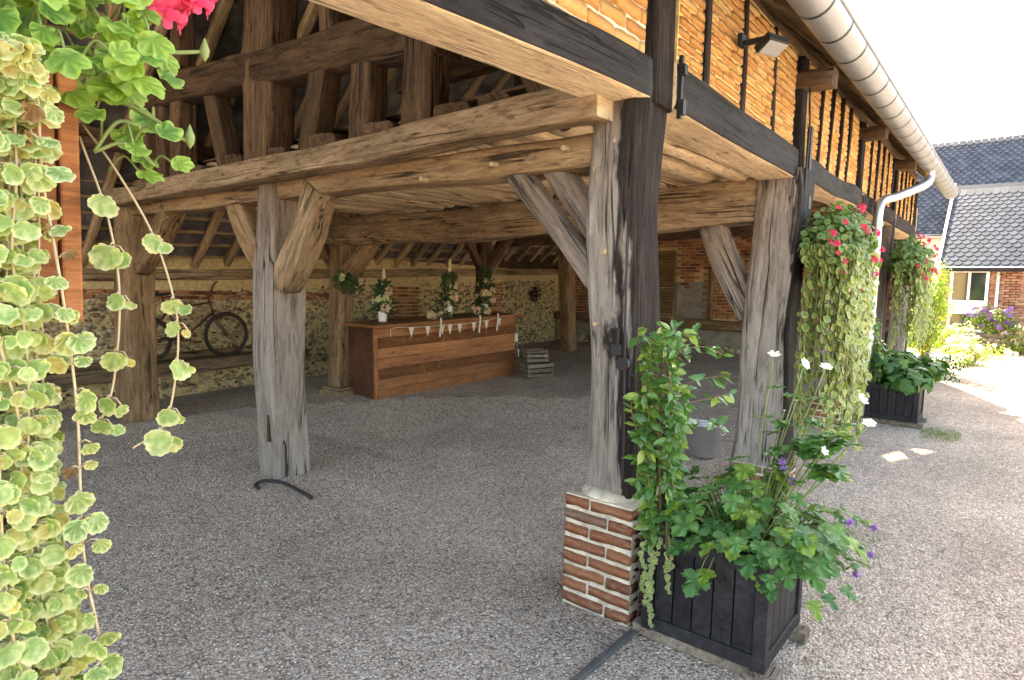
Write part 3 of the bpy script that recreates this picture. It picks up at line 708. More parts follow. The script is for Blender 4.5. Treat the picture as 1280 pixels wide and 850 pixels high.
# first full bay: studs at their own spacing
def fstud(u, ut, z0, z1, w=.075): timber('stud', barn, (u, -.062, z0), (ut, -.062, z1), w, .165, W_CHAR, int(u*100), sq=9, rough=.008, ring=16)
xs = [.16, .55, 1.13, 1.75, 2.28]
for i in range(4):
    panel(xs[i]+.03, xs[i+1]-.03, 2.735, 3.44, -.135, MORT_Y, True, 10+i)
    if i: fstud(xs[i], xs[i]-.03, 2.70, 3.44, .085 if i == 1 else .065)
xs = [2.62, 3.05, 3.42, 3.80, 4.18, 4.70]
for i in range(5):
    panel(xs[i]+.03, xs[i+1]-.03, 2.75, 3.50, -.13, MORT_Y, True, 20+i)
    if i: fstud(xs[i]-.05, xs[i]+.04, 2.75, 3.5, .06)
for b0, zz in ((5.0, 2.80), (7.4, 2.84)):
    xs = [b0+.40*k for k in range(6)]
    for i in range(5):
        panel(xs[i]+.03, xs[i+1]-.03, zz, zz+.72, -.13, MORT_Y, False, 30+i)
        fstud(xs[i+1]-.04, xs[i+1]+.03, zz-.04, zz+.72, .06)
panel(-2.8, -1.25, 2.62, 3.34, -.06, MORT_W, False, 40, ch=.072)
panel(-5.1, -3.1, 2.62, 3.30, -.06, MORT_W, False, 41, ch=.072)
timber('sill_beam', barn, (-3.0, .05, 2.5), (-5.1, .05, 2.5), .28, .185, [W_PALE, W_BLACK], 34, sq=9, sides=(0, 1, 0, 0))
timber('post', barn, (-5.0, .05, 0), (-5.0, .05, 2.5), .28, .26, W_GREY, 35)
# tie ends projecting under the eaves
for u, z in ((2.42, 3.20), (4.82, 3.30), (7.22, 3.36)): timber('corbel', barn, (u, .05, z+.10), (u, -.36, z+.08), .17, .13, W_DARK, int(u*9), sq=8, rough=.02)
for u in (2.45, 4.85, 7.25, 9.6): timber('post', barn, (u, -.068, 2.5+.02*u), (u-.02, -.068, 3.4+.02*u), .15, .17, W_CHAR, 77+int(u), sq=9, rough=.01)
# iron strap and hinge by the corner post, cable down the post
b = MB(); b.box((.145, -.172, 2.62), (.02, .02, .30)); b.box((.145, -.185, 2.52), (.035, .03, .07)); b.box((.145, -.185, 2.70), (.035, .03, .05)); b.build('iron_strap', IRON, barn)
b = MB(); b.tube(curve_pts([(-.155, -.055, 2.52), (-.16, -.075, 2.35), (-.165, -.085, 1.9), (-.17, -.10, 1.3), (-.165, -.11, .95), (-.165, -.115, .66)], 6), .006, 6); b.build('cable', RUBBER, barn, True)
b = MB(); b.box((-.155, -.05, 1.33), (.03, .055, .055)); b.box((-.165, -.06, 1.39), (.012, .014, .09)); b.tube([(-.175, -.09, 1.265), (-.15, -.09, 1.265)], .034, 14); b.build('latch', IRON, barn, bevel=.003)
b = MB(); b.tube(curve_pts([(2.36, -.20, 3.2), (2.37, -.215, 2.9), (2.33, -.22, 2.6), (2.40, -.21, 2.2)], 6), .007, 6); b.build('cable', RUBBER, barn, True)
b = MB(); b.box((2.46, -.20, 2.68), (.05, .03, .5)); b.box((2.46, -.215, 2.35), (.07, .03, .10)); b.build('iron_strap', IRON, barn)
# --- gutter and downpipe
def gz_g(u): return 3.15 + .025*u
g = MB(); n = 14; r = .105
us_ = [-5.1+.5*i for i in range(30)] + [9.55]
for u in us_:
    for k in range(n+1):
        a = math.pi + math.pi*k/n; g.v.append((u, -.60 + r*math.cos(a), gz_g(u)+r*math.sin(a)))
    for k in range(n+1):
        a = 2*math.pi - math.pi*k/n; g.v.append((u, -.60 + (r-.006)*math.cos(a), gz_g(u)+(r-.006)*math.sin(a)))
m_ = 2*(n+1)
for i in range(len(us_)-1):
    for k in range(m_): g.f.append((i*m_+k, i*m_+(k+1) % m_, (i+1)*m_+(k+1) % m_, (i+1)*m_+k)); g.m.append(0)
for e in (0, len(us_)-1): g.f.append(tuple(e*m_+k for k in range(m_))); g.m.append(0)
gut = g.build('gutter', ZINC_L, barn, True)
bd = MB(); bd.tube([(-5.1, -.705, gz_g(-5.1)), (9.55, -.705, gz_g(9.55))], .011, 8); bd.build('rim_bead', ZINC_L, gut, True)
hk = MB()
for k in range(13):
    a = math.pi*1.0 + math.pi*k/12; hk.v += [(-.009, (r+.004)*math.cos(a), (r+.004)*math.sin(a)), (.009, (r+.004)*math.cos(a), (r+.004)*math.sin(a))]
for k in range(12): hk.f.append((2*k, 2*k+1, 2*k+3, 2*k+2)); hk.m.append(0)
hk.box((0, .11, .03), (.02, .06, .006))
hm = hk.mesh('gutter_hook', IRON, True)
u = -.9
while u < 9.4:
    place('gutter_hook', hm, gut, Matrix.Translation((u, -.60, gz_g(u)))); u += .42
b = MB(); b.tube(curve_pts([(6.5, -.60, gz_g(6.5)-.08), (6.48, -.60, 3.12), (6.3, -.56, 3.02), (5.75, -.36, 2.83), (5.46, -.27, 2.75), (5.36, -.25, 2.60), (5.36, -.25, 2.2), (5.36, -.25, 1.2), (5.36, -.25, .15)], 8), .05, 14)
for z in (2.45, 1.4): b.tube([(5.36, -.25, z), (5.36, -.25, z+.05)], .056, 14)
b.build('downpipe', ZINC, barn, True)
# --- long aisle wall of flint with brick bands
b = MB(); b.box((2.55, 7.56, .95), (15.1, .36, 2.3)); aw = b.build('aisle_wall', MORT_B, barn)
st = MB(); rs = random.Random(12)
for i in range(6500):
    u = rs.uniform(-.8, 9.9); zt = 1.42+.047*u; z = rs.uniform(gz(u)-.02, zt)
    if 4.4 < u < 5.3 and z > .6: continue
    if 6.9 < u < 7.8 and z > .6: continue
    s = rs.uniform(.02, .045)
    blob(st, (u, 7.375+rs.uniform(0, .02), z), (s*rs.uniform(.8, 1.5), .03, s*rs.uniform(.6, 1)), rs, rot=Matrix.Identity(3))
o = st.build('flint', FLINT, aw); o['kind'] = 'stuff'
wb = MB()
def bricks_into(mb, origin, du, length, z0, z1, nrm, seed, L=.21, ch=.068, skip=None):
    rnd = random.Random(seed); du = Vector(du); c = 0; z = z0; A = Matrix((du, -Vector(nrm), (0, 0, 1))).transposed()
    while z < z1-.02:
        x = -(.1 if c % 2 else 0)
        while x < length-.02:
            a, e = max(x, 0), min(x+L, length)
            if e-a > .03 and not (skip and skip((a+e)/2, z)):
                me = rnd.choice(BR_R); m4 = xf(Vector(origin)+du*(a+e)/2+Vector((0, 0, z+ch/2))+Vector(nrm)*(rnd.uniform(-.003, .003)), A, (e-a-.014, .06, ch-.016))
                mb.add([m4 @ vv.co for vv in me.vertices], [tuple(p.vertices) for p in me.polygons])
            x += L
        z += ch; c += 1
bricks_into(wb, (4.4, 7.375, 0), (1, 0, 0), .9, .6, 1.62, (0, -1, 0), 1)
bricks_into(wb, (6.9, 7.375, 0), (1, 0, 0), .9, .6, 1.75, (0, -1, 0), 2)
bricks_into(wb, (-.5, 7.375, 0), (1, 0, 0), 4.0, 1.34, 1.44, (0, -1, 0), 3)
o = wb.build('brickwork', BRICK_R, aw, True); o['kind'] = 'stuff'
timber('rail_beam', barn, (-1.2, 7.16, .37), (2.6, 7.16, .52), .30, .17, W_TAN, 140, sq=10)
timber('rail_beam', barn, (-1.2, 7.28, .50), (2.6, 7.28, .65), .10, .09, W_BROWN, 141, sq=8)
for i in range(5): timber('boarding', barn, (7.7, 7.28, 2.16+i*.10), (9.9, 7.28, 2.2+i*.10), .03, .098, W_DARK, 145+i, sq=12, ring=12, seg=.6)
# --- end wall: plinth, sole beam, brick, shutter
EU = 10.0
b = MB(); b.box((EU+.16, 3.67, 1.8), (.30, 7.5, 2.9)); ew = b.build('end_wall', MORT_B, barn)
b = MB(); b.box((EU-.03, 3.6, .68), (.12, 7.4, .42)); b.build('plinth', RENDER_G, ew)
st = MB()
for i in range(420):
    s = rs.uniform(.04, .08); blob(st, (EU-.1+rs.uniform(-.03, .02), rs.uniform(-.1, 7.2), .40+rs.uniform(0, .14)), (.05, s*1.3, s*.8), rs, rot=Matrix.Identity(3))
o = st.build('flint', FLINT, ew); o['kind'] = 'stuff'
wb = MB(); bricks_into(wb, (EU, -.06, 0), (0, 1, 0), 7.3, 1.14, 3.2, (-1, 0, 0), 7, skip=lambda s, z: (4.3 < s < 4.95 and z < 2.62) or (3.62 < s < 4.33 and z < 1.93+.2*math.sin(s*9)))
o = wb.build('brickwork', BRICK_R, ew, True); o['kind'] = 'stuff'
b = MB(); b.box((EU+.005, 3.85, 1.5), (.05, .76, .78)); b.build('cement_patch', RENDER_G, ew, bevel=.03)
timber('sole_beam', barn, (EU-.08, -.1, .97), (EU-.08, 7.3, 1.03), .26, .20, W_BROWN, 150, sq=8)
for v in (1.2, 2.35, 3.42, 5.2): timber('stud', barn, (EU-.03, v, 1.1), (EU-.03, v+rb.uniform(-.05, .05), 3.2), .10, .10 if v != 3.42 else .07, W_BROWN, int(v*31), sq=9)
sh = MB(); sh.box((EU-.06, 4.25, 1.85), (.04, .05, 1.42)); sh.box((EU-.06, 4.71, 1.85), (.04, .05, 1.42))
for z in (1.16, 1.72, 2.53): sh.box((EU-.06, 4.48, z), (.038, .42, .07))
shu = sh.build('shutter', W_BROWN, barn, bevel=.004)
for k in range(30):
    z = 1.22+k*.044
    if abs(z-1.72) < .05: continue
    s_ = MB(); s_.box((EU-.06, 4.48, z), (.045, .415, .008), Matrix.Rotation(.6, 3, 'Y')); s_.build('slat', W_BROWN, shu)
b = MB(); b.add([(EU+.02, -.12, 3.45), (EU+.02, 2.6, 6.4), (EU+.02, 7.8, 1.95), (EU+.02, 7.8, 1.6), (EU+.1, -.12, 3.45), (EU+.1, 2.6, 6.4), (EU+.1, 7.8, 1.95), (EU+.1, 7.8, 1.6)], [(0, 1, 2, 3), (7, 6, 5, 4), (0, 4, 5, 1), (1, 5, 6, 2), (3, 7, 4, 0)]); b.build('gable_wall', W_DARK, barn)
o = far_bricks.build('brick_infill', BRICK_O, barn, True); o['kind'] = 'stuff'
b = MB(); b.tube(curve_pts([(-.36, 2.92, .012), (-.33, 3.02, .012), (-.26, 3.02, .03), (-.215, 2.85, .045), (-.2, 2.65, .03), (-.2, 2.45, .012)], 6), .014, 8)
tag(b.build('hose', RUBBER, None, True), 'short black rubber hose curled round the foot of the middle post', 'hose')
# ================================================================== slate-roofed house across the courtyard
SLATE_M = NT('slate'); _r = SLATE_M.rand(); _n = SLATE_M.noise(SLATE_M.coord('Object'), 3, 4)
_c = SLATE_M.mix(1.0, SLATE_M.ramp(_r, [(0, (.024, .034, .052)), (.6, (.036, .049, .070)), (1, (.052, .066, .09))]), SLATE_M.ramp(_n, [(.3, .8), (.7, 1.15)]), 'MULTIPLY')
SLATE = SLATE_M.fin(_c, .7, 0, .12)
GLASS = NT('window glass'); GLASS.fin((.02, .03, .03), .06, 0, .8); GLASS = GLASS.mat
house = thing('slate_house', 'brick and white house with blue-grey slate roof across the courtyard', 'house', (17.8, 0, gz(18)-.02))
def HZ(z): return z - (gz(18)-.02)
def H(u, v, z): return (u-17.8, v, HZ(z))
def hbox(name, u0, u1, v0, v1, z0, z1, mat, parent=house, bevel=0):
    b = MB(); b.box(H((u0+u1)/2, (v0+v1)/2, (z0+z1)/2), (u1-u0, v1-v0, z1-z0)); return b.build(name, mat, parent, bevel=bevel)
# wing wall with the tall window: built around the opening
wing = hbox('wall', 18.0, 18.3, .10, -.12, .3, 2.62, MORT_W)
hbox('wall', 18.0, 18.3, -.98, -6, .3, 2.62, MORT_W)
hbox('wall', 18.0, 18.3, -.12, -.98, 2.52, 2.62, MORT_W); hbox('wall', 18.0, 18.3, -.12, -.98, .3, .82, MORT_W)
hbox('wall', 18.0, 21.5, .30, .06, .3, 2.75, WHITE_W); hbox('wall', 19.9, 20.2, 6, -.3, .3, 3.75, WHITE_W)
hw = MB(); 
def hb(v0, v1, z0, z1, seed):
    rnd = random.Random(seed); z = z0; c = 0
    while z < z1-.03:
        y = v0 + (.1 if c % 2 else 0)
        while y > v1:
            a, e = min(y, v0), max(y-.22, v1)
            if a-e > .03:
                m4 = xf(H(17.985, (a+e)/2, z+.035), Matrix.Rotation(math.pi/2, 3, 'Z'), (a-e-.012, .05, .056)); me = rnd.choice(BR_H)
                hw.add([m4 @ q.co for q in me.vertices], [tuple(p.vertices) for p in me.polygons])
            y -= .22
        z += .07; c += 1
hb(.10, -.12, .4, 2.55, 1); hb(-.98, -3.4, .4, 2.55, 2)
o = hw.build('brickwork', BRICK_H, house, True); o['kind'] = 'stuff'
# window: frame, mullion, band, panes
wf = MB()
for v in (-.16, -.94): wf.box(H(17.97, v, 1.68), (.10, .07, 1.66))
for z in (2.48, 1.66, 1.36, .88): wf.box(H(17.968, -.55, z), (.094, .72, .07))
wf.box(H(17.964, -.55, 2.07), (.086, .06, .78)); wf.box(H(17.985, -.55, 1.51), (.05, .72, .24))
win = wf.build('window', WHITE, house, bevel=.006)
for v0, v1, z0, z1 in ((-.19, -.52, 1.69, 2.45), (-.58, -.91, 1.69, 2.45), (-.19, -.91, .91, 1.33)):
    b = MB(); b.box(H(18.0, (v0+v1)/2, (z0+z1)/2), (.012, v0-v1, z1-z0)); b.build('pane', GLASS, win)
hbox('window_sill', 17.80, 18.0, -.08, -1.02, .76, .82, WHITE)
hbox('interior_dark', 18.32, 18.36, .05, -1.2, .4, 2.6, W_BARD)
# door recess right of the window, white drain pipe
hbox('door', 17.97, 18.02, -1.30, -1.62, .42, 2.45, W_DARK)
b = MB(); b.tube([H(17.9, -1.16, 2.5), H(17.9, -1.16, .45)], .035, 10); b.build('downpipe', WHITE, house, True)
# roofs
def roof(name, e0, e1, r0, r1, rows, wslate, single, seed, over=.02, skip=None):
    """slated slope from eave corners e0,e1 up to ridge corners r0,r1"""
    e0, e1, r0, r1 = [Vector(H(*p)) for p in (e0, e1, r0, r1)]
    b = MB(); nrm = (e1-e0).cross(r0-e0).normalized()
    if nrm.z < 0: nrm = -nrm
    b.add([p - nrm*.02 for p in (e0, e1, r1, r0)] + [p - nrm*.12 for p in (e0, e1, r1, r0)], [(0, 1, 2, 3), (7, 6, 5, 4), (0, 4, 5, 1), (1, 5, 6, 2), (2, 6, 7, 3), (3, 7, 4, 0)])
    ro = b.build(name, SLATE, house); rnd = random.Random(seed); mass = MB()
    dv = (r0-e0)/rows; xd = (e1-e0).normalized(); sl = (r0-e0).normalized()
    L = dv.length*1.5; w = wslate
    sm = MB(); A = [(-w*.48, .0), (-w*.3, -.35*w), (0, -.52*w), (w*.3, -.35*w), (w*.48, 0), (w*.48, L), (-w*.48, L)]
    sm.add([(x, y, .018-.012*(y/L)) for x, y in A] + [(x, y, .008-.012*(y/L)) for x, y in A], [tuple(range(7)), tuple(range(13, 6, -1))] + [(i, 7+i, 7+(i+1) % 7, (i+1) % 7) for i in range(7)])
    me = sm.mesh('slate', SLATE); Rm = Matrix((xd, xd.cross(nrm)*-1 if (xd.cross(nrm)*-1).dot(sl) > 0 else xd.cross(nrm), nrm)).transposed()
    for k in range(rows-2):
        p0 = e0 + dv*k; p1 = e1 + (r1-e1)*(k/rows); ln = (p1-p0).length; x = (w/2 if k % 2 else 0) + w*.5
        while x < ln:
            loc = p0 + xd*x + nrm*.006
            if not (skip and skip(loc)):
                m4 = xf(loc, Rm @ Matrix.Rotation(rnd.uniform(-.015, .015), 3, 'Z'))
                if single and single(loc): place('slate', me, ro, m4)
                else: mass.add([m4 @ q.co for q in me.vertices], [tuple(p.vertices) for p in me.polygons])
            x += w
    if mass.v: mo = mass.build('slates', SLATE, ro); mo['kind'] = 'stuff'
    return ro
cnt = [0]
def near_ones(p):
    if p.y > -2.6 and cnt[0] < 280: cnt[0] += 1; return True
    return False
roof('main_roof', (19.6, 8, 3.63), (19.6, -6, 3.60), (23.4, 8, 7.25), (23.6, -6, 6.35), 34, .20, None, 1)
wr = roof('wing_roof', (17.6, .12, 2.55), (17.6, -6, 2.55), (20.95, .12, 5.25), (20.95, -6, 5.20), 22, .20, near_ones, 2)
b = MB(); b.bar(H(17.6, .16, 2.57), H(20.95, .16, 5.29), .07, .05); b.build('lead_flashing', ZINC, house)
b = MB(); b.tube([H(17.55, .1, 2.53), H(17.55, -6, 2.53)], .05, 8); b.build('gutter', IRON, house, True)
b = MB(); b.tube([H(19.55, 6, 3.58), H(19.55, .15, 3.58)], .055, 8); b.build('gutter', ZINC, house, True)
b = MB(); b.bar(H(23.4, 8, 7.28), H(23.6, -6, 6.38), .36, .16); b.build('ridge', SLATE, house)
# ================================================================== flower boxes with geraniums and trailing plants
GER = [leaf_mesh('leaf', L_GER, 'geranium', i) for i in range(5)]
GERD = [leaf_mesh('leaf', L_GERD, 'geranium', 10+i) for i in range(4)]
VAR = [leaf_mesh('leaf', L_VAR, 'scallop', 20+i, cup=.25, wave=.05) for i in range(6)]
DRY = [leaf_mesh('leaf', L_DRY, 'scallop', 30+i, cup=.7, wave=.22) for i in range(3)]
JAS = [leaf_mesh('leaf', L_JAS, 'oval', 40+i) for i in range(4)]
ANE = [leaf_mesh('leaf', L_ANE, 'palm', 50+i, cup=.1, wave=.05) for i in range(5)]
def flower_head(seed, mat, n=12, r=.026, size=.022):
    rnd = random.Random(seed); b = MB()
    for i in range(n):
        d = rvec(rnd); d.z = abs(d.z)*.8+.1; d.normalize(); floret(b, d*r*rnd.uniform(.7, 1.1), d, size*rnd.uniform(.8, 1.1), rnd)
    return b.mesh('flower_head', mat)
PINKH = [flower_head(i, P_PINK) for i in range(3)]
def flower_box(label, u0, u1, v0, v1, z0, z1, post_v):
    t = thing('flower_box', label, 'flower box', ((u0+u1)/2, (v0+v1)/2, z0), group='wooden flower boxes hung on the barn posts')
    w, d, h = u1-u0, v1-v0, z1-z0
    for y in (-d/2+.012, d/2-.012):
        b = MB()
        b.box((0, y, h/2), (w-.05, .02, h)); b.build('side_board', W_BOX, t, bevel=.003)
    for x in (-w/2+.012, w/2-.012):
        b = MB(); b.box((x, 0, h/2-.002), (.022, d+.004, h+.006)); b.build('end_board', W_BOX, t, bevel=.003)
    b = MB(); b.box((0, 0, .012), (w-.05, d-.05, .02)); b.build('bottom_board', W_BOX, t)
    b = MB(); b.box((0, 0, h-.035), (w-.06, d-.06, .02)); b.build('soil', SOIL, t)
    b = MB()
    for x in (-w*.3, w*.3): b.bar((x, -d/2-.004, h*.4), (x, post_v-(v0+v1)/2, h*.4), .025, .006, (0, 0, 1)); b.bar((x, d/2+.008, -.02), (x, d/2+.008, h*.9), .025, .006, (0, 1, 0))
    b.build('bracket', IRON, t)
    return t
# ---- the box beside the camera
flower_box('brown flower box close up, almost hidden by geranium and pale trailing leaves', -3.25, -2.515, -.60, -.36, 1.55, 1.85, -.08)
def near_geranium():
    rnd = random.Random(3); t = thing('geranium', 'bright green ivy geranium with one pink flower in the closest flower box', 'geranium', (-2.6, -.5, 1.82), group='pink geraniums')
    base = Vector((-2.6, -.5, 1.82))
    sm = MB()
    # leaf places as offsets along the box, out of it, and up
    def stem(p0, p1, r=.0028):
        mid = (Vector(p0)+Vector(p1))/2 + Vector((0, 0, .02)); sm.tube(curve_pts([p0, mid, p1], 5), [r]*10+[r*.8], 6)
    def L(u, v, z, s, nrm, tip, me=None):
        p = Vector((u, v, z))-base; m = me or rnd.choice(GER)
        place('leaf', m, t, xf(p, axes(Vector(nrm)+rvec(rnd)*.35, Vector(tip)+rvec(rnd)*.3), s)); return p
    cv = Vector((-.25, -1, .25))                # leaves turn out towards the light of the courtyard
    spots = []
    for i in range(140):
        u = rnd.uniform(-2.74, -2.44); v = rnd.uniform(-.70, -.52); z = 1.86 + rnd.uniform(-.015, .15)
        spots.append((u, v, z, rnd.uniform(.03, .046)))
    for u, z, s in ((-2.53, 1.835, .07), (-2.47, 1.845, .072), (-2.455, 1.865, .06), (-2.43, 1.875, .055), (-2.42, 1.905, .05), (-2.45, 1.80, .06), (-2.43, 1.82, .062), (-2.48, 1.885, .06), (-2.445, 1.765, .05), (-2.455, 1.74, .05), (-2.47, 1.77, .045), (-2.425, 1.755, .042), (-2.44, 1.79, .05), (-2.50, 1.80, .05)):
        spots.append((u, -.62+rnd.uniform(-.03, .03), z, s*.66))
    for u, v, z, s in spots:
        tip = Vector((rnd.uniform(-.6, .8), -.4, rnd.uniform(-1, .3)))
        p = L(u, v, z, s, cv + Vector((rnd.uniform(-.4, .5), 0, rnd.uniform(0, .9))), tip)
        q = p - tip.normalized()*.03 + Vector((0, .03, -.01)); stem(q, p, .0016)
    for p1 in ((-2.42, -.60, 1.96), (-2.365, -.6, 1.925), (-2.44, -.58, 1.90), (-2.40, -.63, 1.79)): stem(Vector((-2.52, -.56, 1.83))-base, Vector(p1)-base, .003)
    for p1 in ((-2.455, -.62, 1.80), (-2.44, -.63, 1.75)): stem(Vector((-2.50, -.6, 1.76))-base, Vector(p1)-base, .0025)
    sm.build('stem', STEM, t, True)
    for p, s in (((-2.415, -.6, 1.97), 1.0), ((-2.40, -.6, 1.99), .8), ((-2.375, -.6, 2.0), .9)):
        place('flower_head', rnd.choice(PINKH), t, xf(Vector(p)-base, axes((.2, -.6, .6), (1, 0, 0)), s))
    for p in ((-2.36, -.6, 1.925), (-2.435, -.6, 1.945), (-2.395, -.63, 1.793)):
        bd = MB(); bd.lathe([(.001, -.012), (.006, -.004), (.007, .004), (.003, .014), (.001, .02)], 8, Vector(p)-base); bd.build('bud', STEM, t, True)
near_geranium()
def near_trailing():
    rnd = random.Random(8); base = Vector((-2.75, -.62, 1.84))
    t = thing('trailing_plant', 'pale variegated trailing plant hanging in a curtain from the closest flower box', 'trailing plant', base, group='pale trailing plants')
    sm = MB(); n = 0; rest = Leaves()
    def leafat(p, s, dry=False, stem=None):
        nonlocal n
        if stem is not None: sm.tube([stem-base, (stem*.5+p*.5)+Vector((0, -.002, .004))-base, p-base], .0011, 4)
        nr = Vector((-.35, -1, .2)) + rvec(rnd)*.75; tp = Vector((rnd.uniform(-.5, .5), -.2, -1)) + rvec(rnd)*.25
        if n < 295 and p.x > -2.80 and p.z > 1.02: place('leaf', rnd.choice(DRY if dry else VAR), t, xf(p-base, axes(nr, tp), s)); n += 1
        else: rest.add_mesh(rnd.choice(VAR), xf(p-base, axes(nr, tp), s))
    strands = []
    for i in range(30):
        u = -3.25 + .645*i/29 + rnd.uniform(-.01, .01)
        strands.append((u, -.60 - rnd.uniform(.005, .07), rnd.uniform(.3, .75)))
    for i in range(80): strands.append((rnd.uniform(-2.72, -2.59), -.60 - rnd.uniform(.01, .09), rnd.uniform(.3, .9)))
    for u, v, zend in sorted(strands, reverse=True):
        pts = [Vector((u, -.55, 1.86)), Vector((u, v, 1.84))]; z = 1.8
        while z > zend:
            u += rnd.uniform(-.010, .011) + (.005 if z < 1.52 and u > -2.68 and u < -2.54 else 0); v += rnd.uniform(-.008, .008); pts.append(Vector((u, v, z))); z -= .09
        cp = curve_pts(pts, 3); sm.tube([p-base for p in cp], .0017, 5)
        k = 2
        while k < len(cp):
            p = cp[k]; s = rnd.uniform(.014, .030)
            for sg in (-1, 1):
                if rnd.random() < .82: leafat(p + Vector((sg*.008, -.010, .006)) + rvec(rnd)*.005, s, rnd.random() < (.30 if p.z > 1.58 else .02), p)
            k += 1
    # two loose runners swinging clear of the curtain
    for pts, leaves in (([(-2.50, -.56, 1.80), (-2.475, -.60, 1.74), (-2.44, -.62, 1.66), (-2.415, -.62, 1.575), (-2.41, -.62, 1.51), (-2.42, -.62, 1.43), (-2.435, -.62, 1.395), (-2.47, -.62, 1.375)], ((2, .036), (3, .036), (3.6, .03), (4.3, .038), (5.2, .038), (6, .048))),
                        ([(-2.51, -.58, 1.78), (-2.49, -.61, 1.68), (-2.485, -.63, 1.58), (-2.49, -.62, 1.47), (-2.505, -.62, 1.42)], ((.8, .04), (1.4, .04), (2.0, .035), (2.7, .036), (3.4, .038), (4, .03)))):
        cp = curve_pts(pts, 8); sm.tube([p-base for p in cp], .0015, 6)
        for k, s in leaves:
            p = cp[min(len(cp)-1, int(k*8))]
            leafat(p + Vector((-.006, -.006, 0)), s*rnd.uniform(.65, .95), False, p); leafat(p + Vector((.010, -.008, -.010)), s*rnd.uniform(.35, .6), False, p)
    sm.build('stem', STEMP, t, True); rest.build('foliage', L_VAR2, t)
near_trailing()
# ---- boxes on the posts farther along
def far_box(u, label, lg, lt, seed, drop, n_drop):
    rnd = random.Random(seed); z0 = 1.66 + gz(u)*.6
    flower_box(label, u-.36, u+.40, -.50, -.25, z0, z0+.27, -.12)
    g = thing('geranium', lg, 'geranium', (u, -.38, z0+.25), group='pink geraniums'); lv = Leaves()
    for i in range(1700):
        d = rvec(rnd); d.z = abs(d.z)*1.2-.25; q = Vector((d.x*.48-.15, d.y*.29-.04, d.z*.40))*rnd.uniform(.5, 1)
        q.z += .08*noise.noise(q*6)
        lv.add(q, d+Vector((0, -.3, .3))+rvec(rnd)*.9, rvec(rnd)+Vector((0, -.3, -.5)), rnd.uniform(.03, .055), 'ger')
    lv.build('foliage', L_GERD, g)
    for i in range(26):
        d = rvec(rnd); d = Vector((d.x-.35, -abs(d.y)-.15, d.z*.8+.15)).normalized(); q = Vector((d.x*.50-.15, d.y*.30-.04, d.z*.40+.02))
        place('flower_head', rnd.choice(PINKH), g, xf(q, axes(Vector((0, -1, .7))+rvec(rnd)*.4, (1, 0, 0)), rnd.uniform(.5, .85)))
    tr = thing('trailing_plant', lt, 'trailing plant', (u, -.38, z0+.25), group='pale trailing plants'); lv = Leaves(); sm = MB()
    for i in range(n_drop):
        x = rnd.choice((-.46, -.38, -.28, -.16, -.05, .06))+rnd.gauss(0, .045); y = -.14-rnd.uniform(0, .13)
        if i % 5 < 2: x = -.38-rnd.uniform(.02, .16); y = rnd.uniform(-.2, .10)
        zend = -drop*rnd.uniform(.35, 1.02); pts = [Vector((x, -.05, .03)), Vector((x, y, .02))]; z = -.06
        while z > zend:
            x += rnd.uniform(-.02, .02); y += rnd.uniform(-.012, .012); pts.append(Vector((x, y, z))); z -= .12
        cp = curve_pts(pts, 3); sm.tube(cp, .0022, 4)
        for p in cp[1:]:
            for sg in (-1, 1): 
                if rnd.random() < .72: lv.add(p+Vector((sg*.020, 0, 0))+rvec(rnd)*.02, Vector((rnd.uniform(-.6, .3), -1, .3))+rvec(rnd)*.4, Vector((sg*.5, -.2, -1)), rnd.uniform(.036, .062), 'round')
    lv.build('foliage', L_TRAIL, tr); sm.build('stem', STEMP, tr)
far_box(2.72, 'brown flower box on the second post, pink geraniums above and a leaf curtain below', 'round mass of pink geranium on the second barn post', 'long pale green leaf curtain hanging almost to the gravel from the second post', 21, 1.55, 74)
far_box(7.15, 'small flower box on the far post beyond the downpipe', 'pink geranium on the far post beyond the downpipe', 'pale leaf curtain hanging below the far box beyond the downpipe', 22, 1.2, 46)
# ================================================================== square planters
def planter(label, loc, w, h, feet=True, rotz=0):
    t = thing('planter_box', label, 'planter', loc, (0, 0, rotz), group='black square planter boxes')
    c = .055
    for sx in (-1, 1):
        for sy in (-1, 1):
            b = MB(); b.box((sx*(w/2-c/2), sy*(w/2-c/2), h/2+.05), (c, c, h)); b.build('corner_post', W_PLANT, t, bevel=.004)
    for ax in range(4):
        Rm = Matrix.Rotation(ax*math.pi/2, 3, 'Z'); y = -w/2+.018
        for z in (.05+.035, .05+h-.03):
            b = MB(); b.box(Rm @ Vector((0, y-.004, z)), (w-2*c+.004, .026, .06), Rm); b.build('rail', W_PLANT, t, bevel=.003)
        n = 5; bw = (w-2*c)/n
        for k in range(n):
            b = MB(); b.box(Rm @ Vector((-w/2+c+bw*(k+.5), y+.006, h/2+.05)), (bw-.006, .02, h-.12), Rm); b.build('board', W_PLANT, t, bevel=.003)
    b = MB(); b.box((0, 0, h*.5), (w-.07, w-.07, h*.8)); b.build('soil', SOIL, t)
    if feet:
        for x in (-w/2+.06, w/2-.06):
            b = MB(); b.box((x, 0, .025), (.09, w+.10, .05)); b.build('skid', W_CRATE, t, bevel=.006)
    return t
planter('black planter box beside the brick pier of the corner post', (.055, -.555, 0), .56, .47)
planter('black planter box below the downpipe', (5.55, -.53, gz(5.5)), .52, .40)
b = MB(); b.lathe([(.0, .004), (.125, .004), (.135, .02), (.165, .30), (.170, .305), (.172, .315), (.166, .318), (.160, .305), (.130, .03), (0, .02)], 28)
bk = thing('metal_bucket', 'galvanised metal bucket standing on gravel behind the black planter', 'bucket', (2.82, .66, gz(2.8)+.01)); b.build('pail', ZINC, bk, True)
for s in (-1, 1):
    b = MB(); b.tube(curve_pts([(-.05, s*.165, .25), (-.045, s*.195, .235), (.045, s*.195, .235), (.05, s*.165, .25)], 5), .005, 6); b.build('handle', ZINC, bk, True)
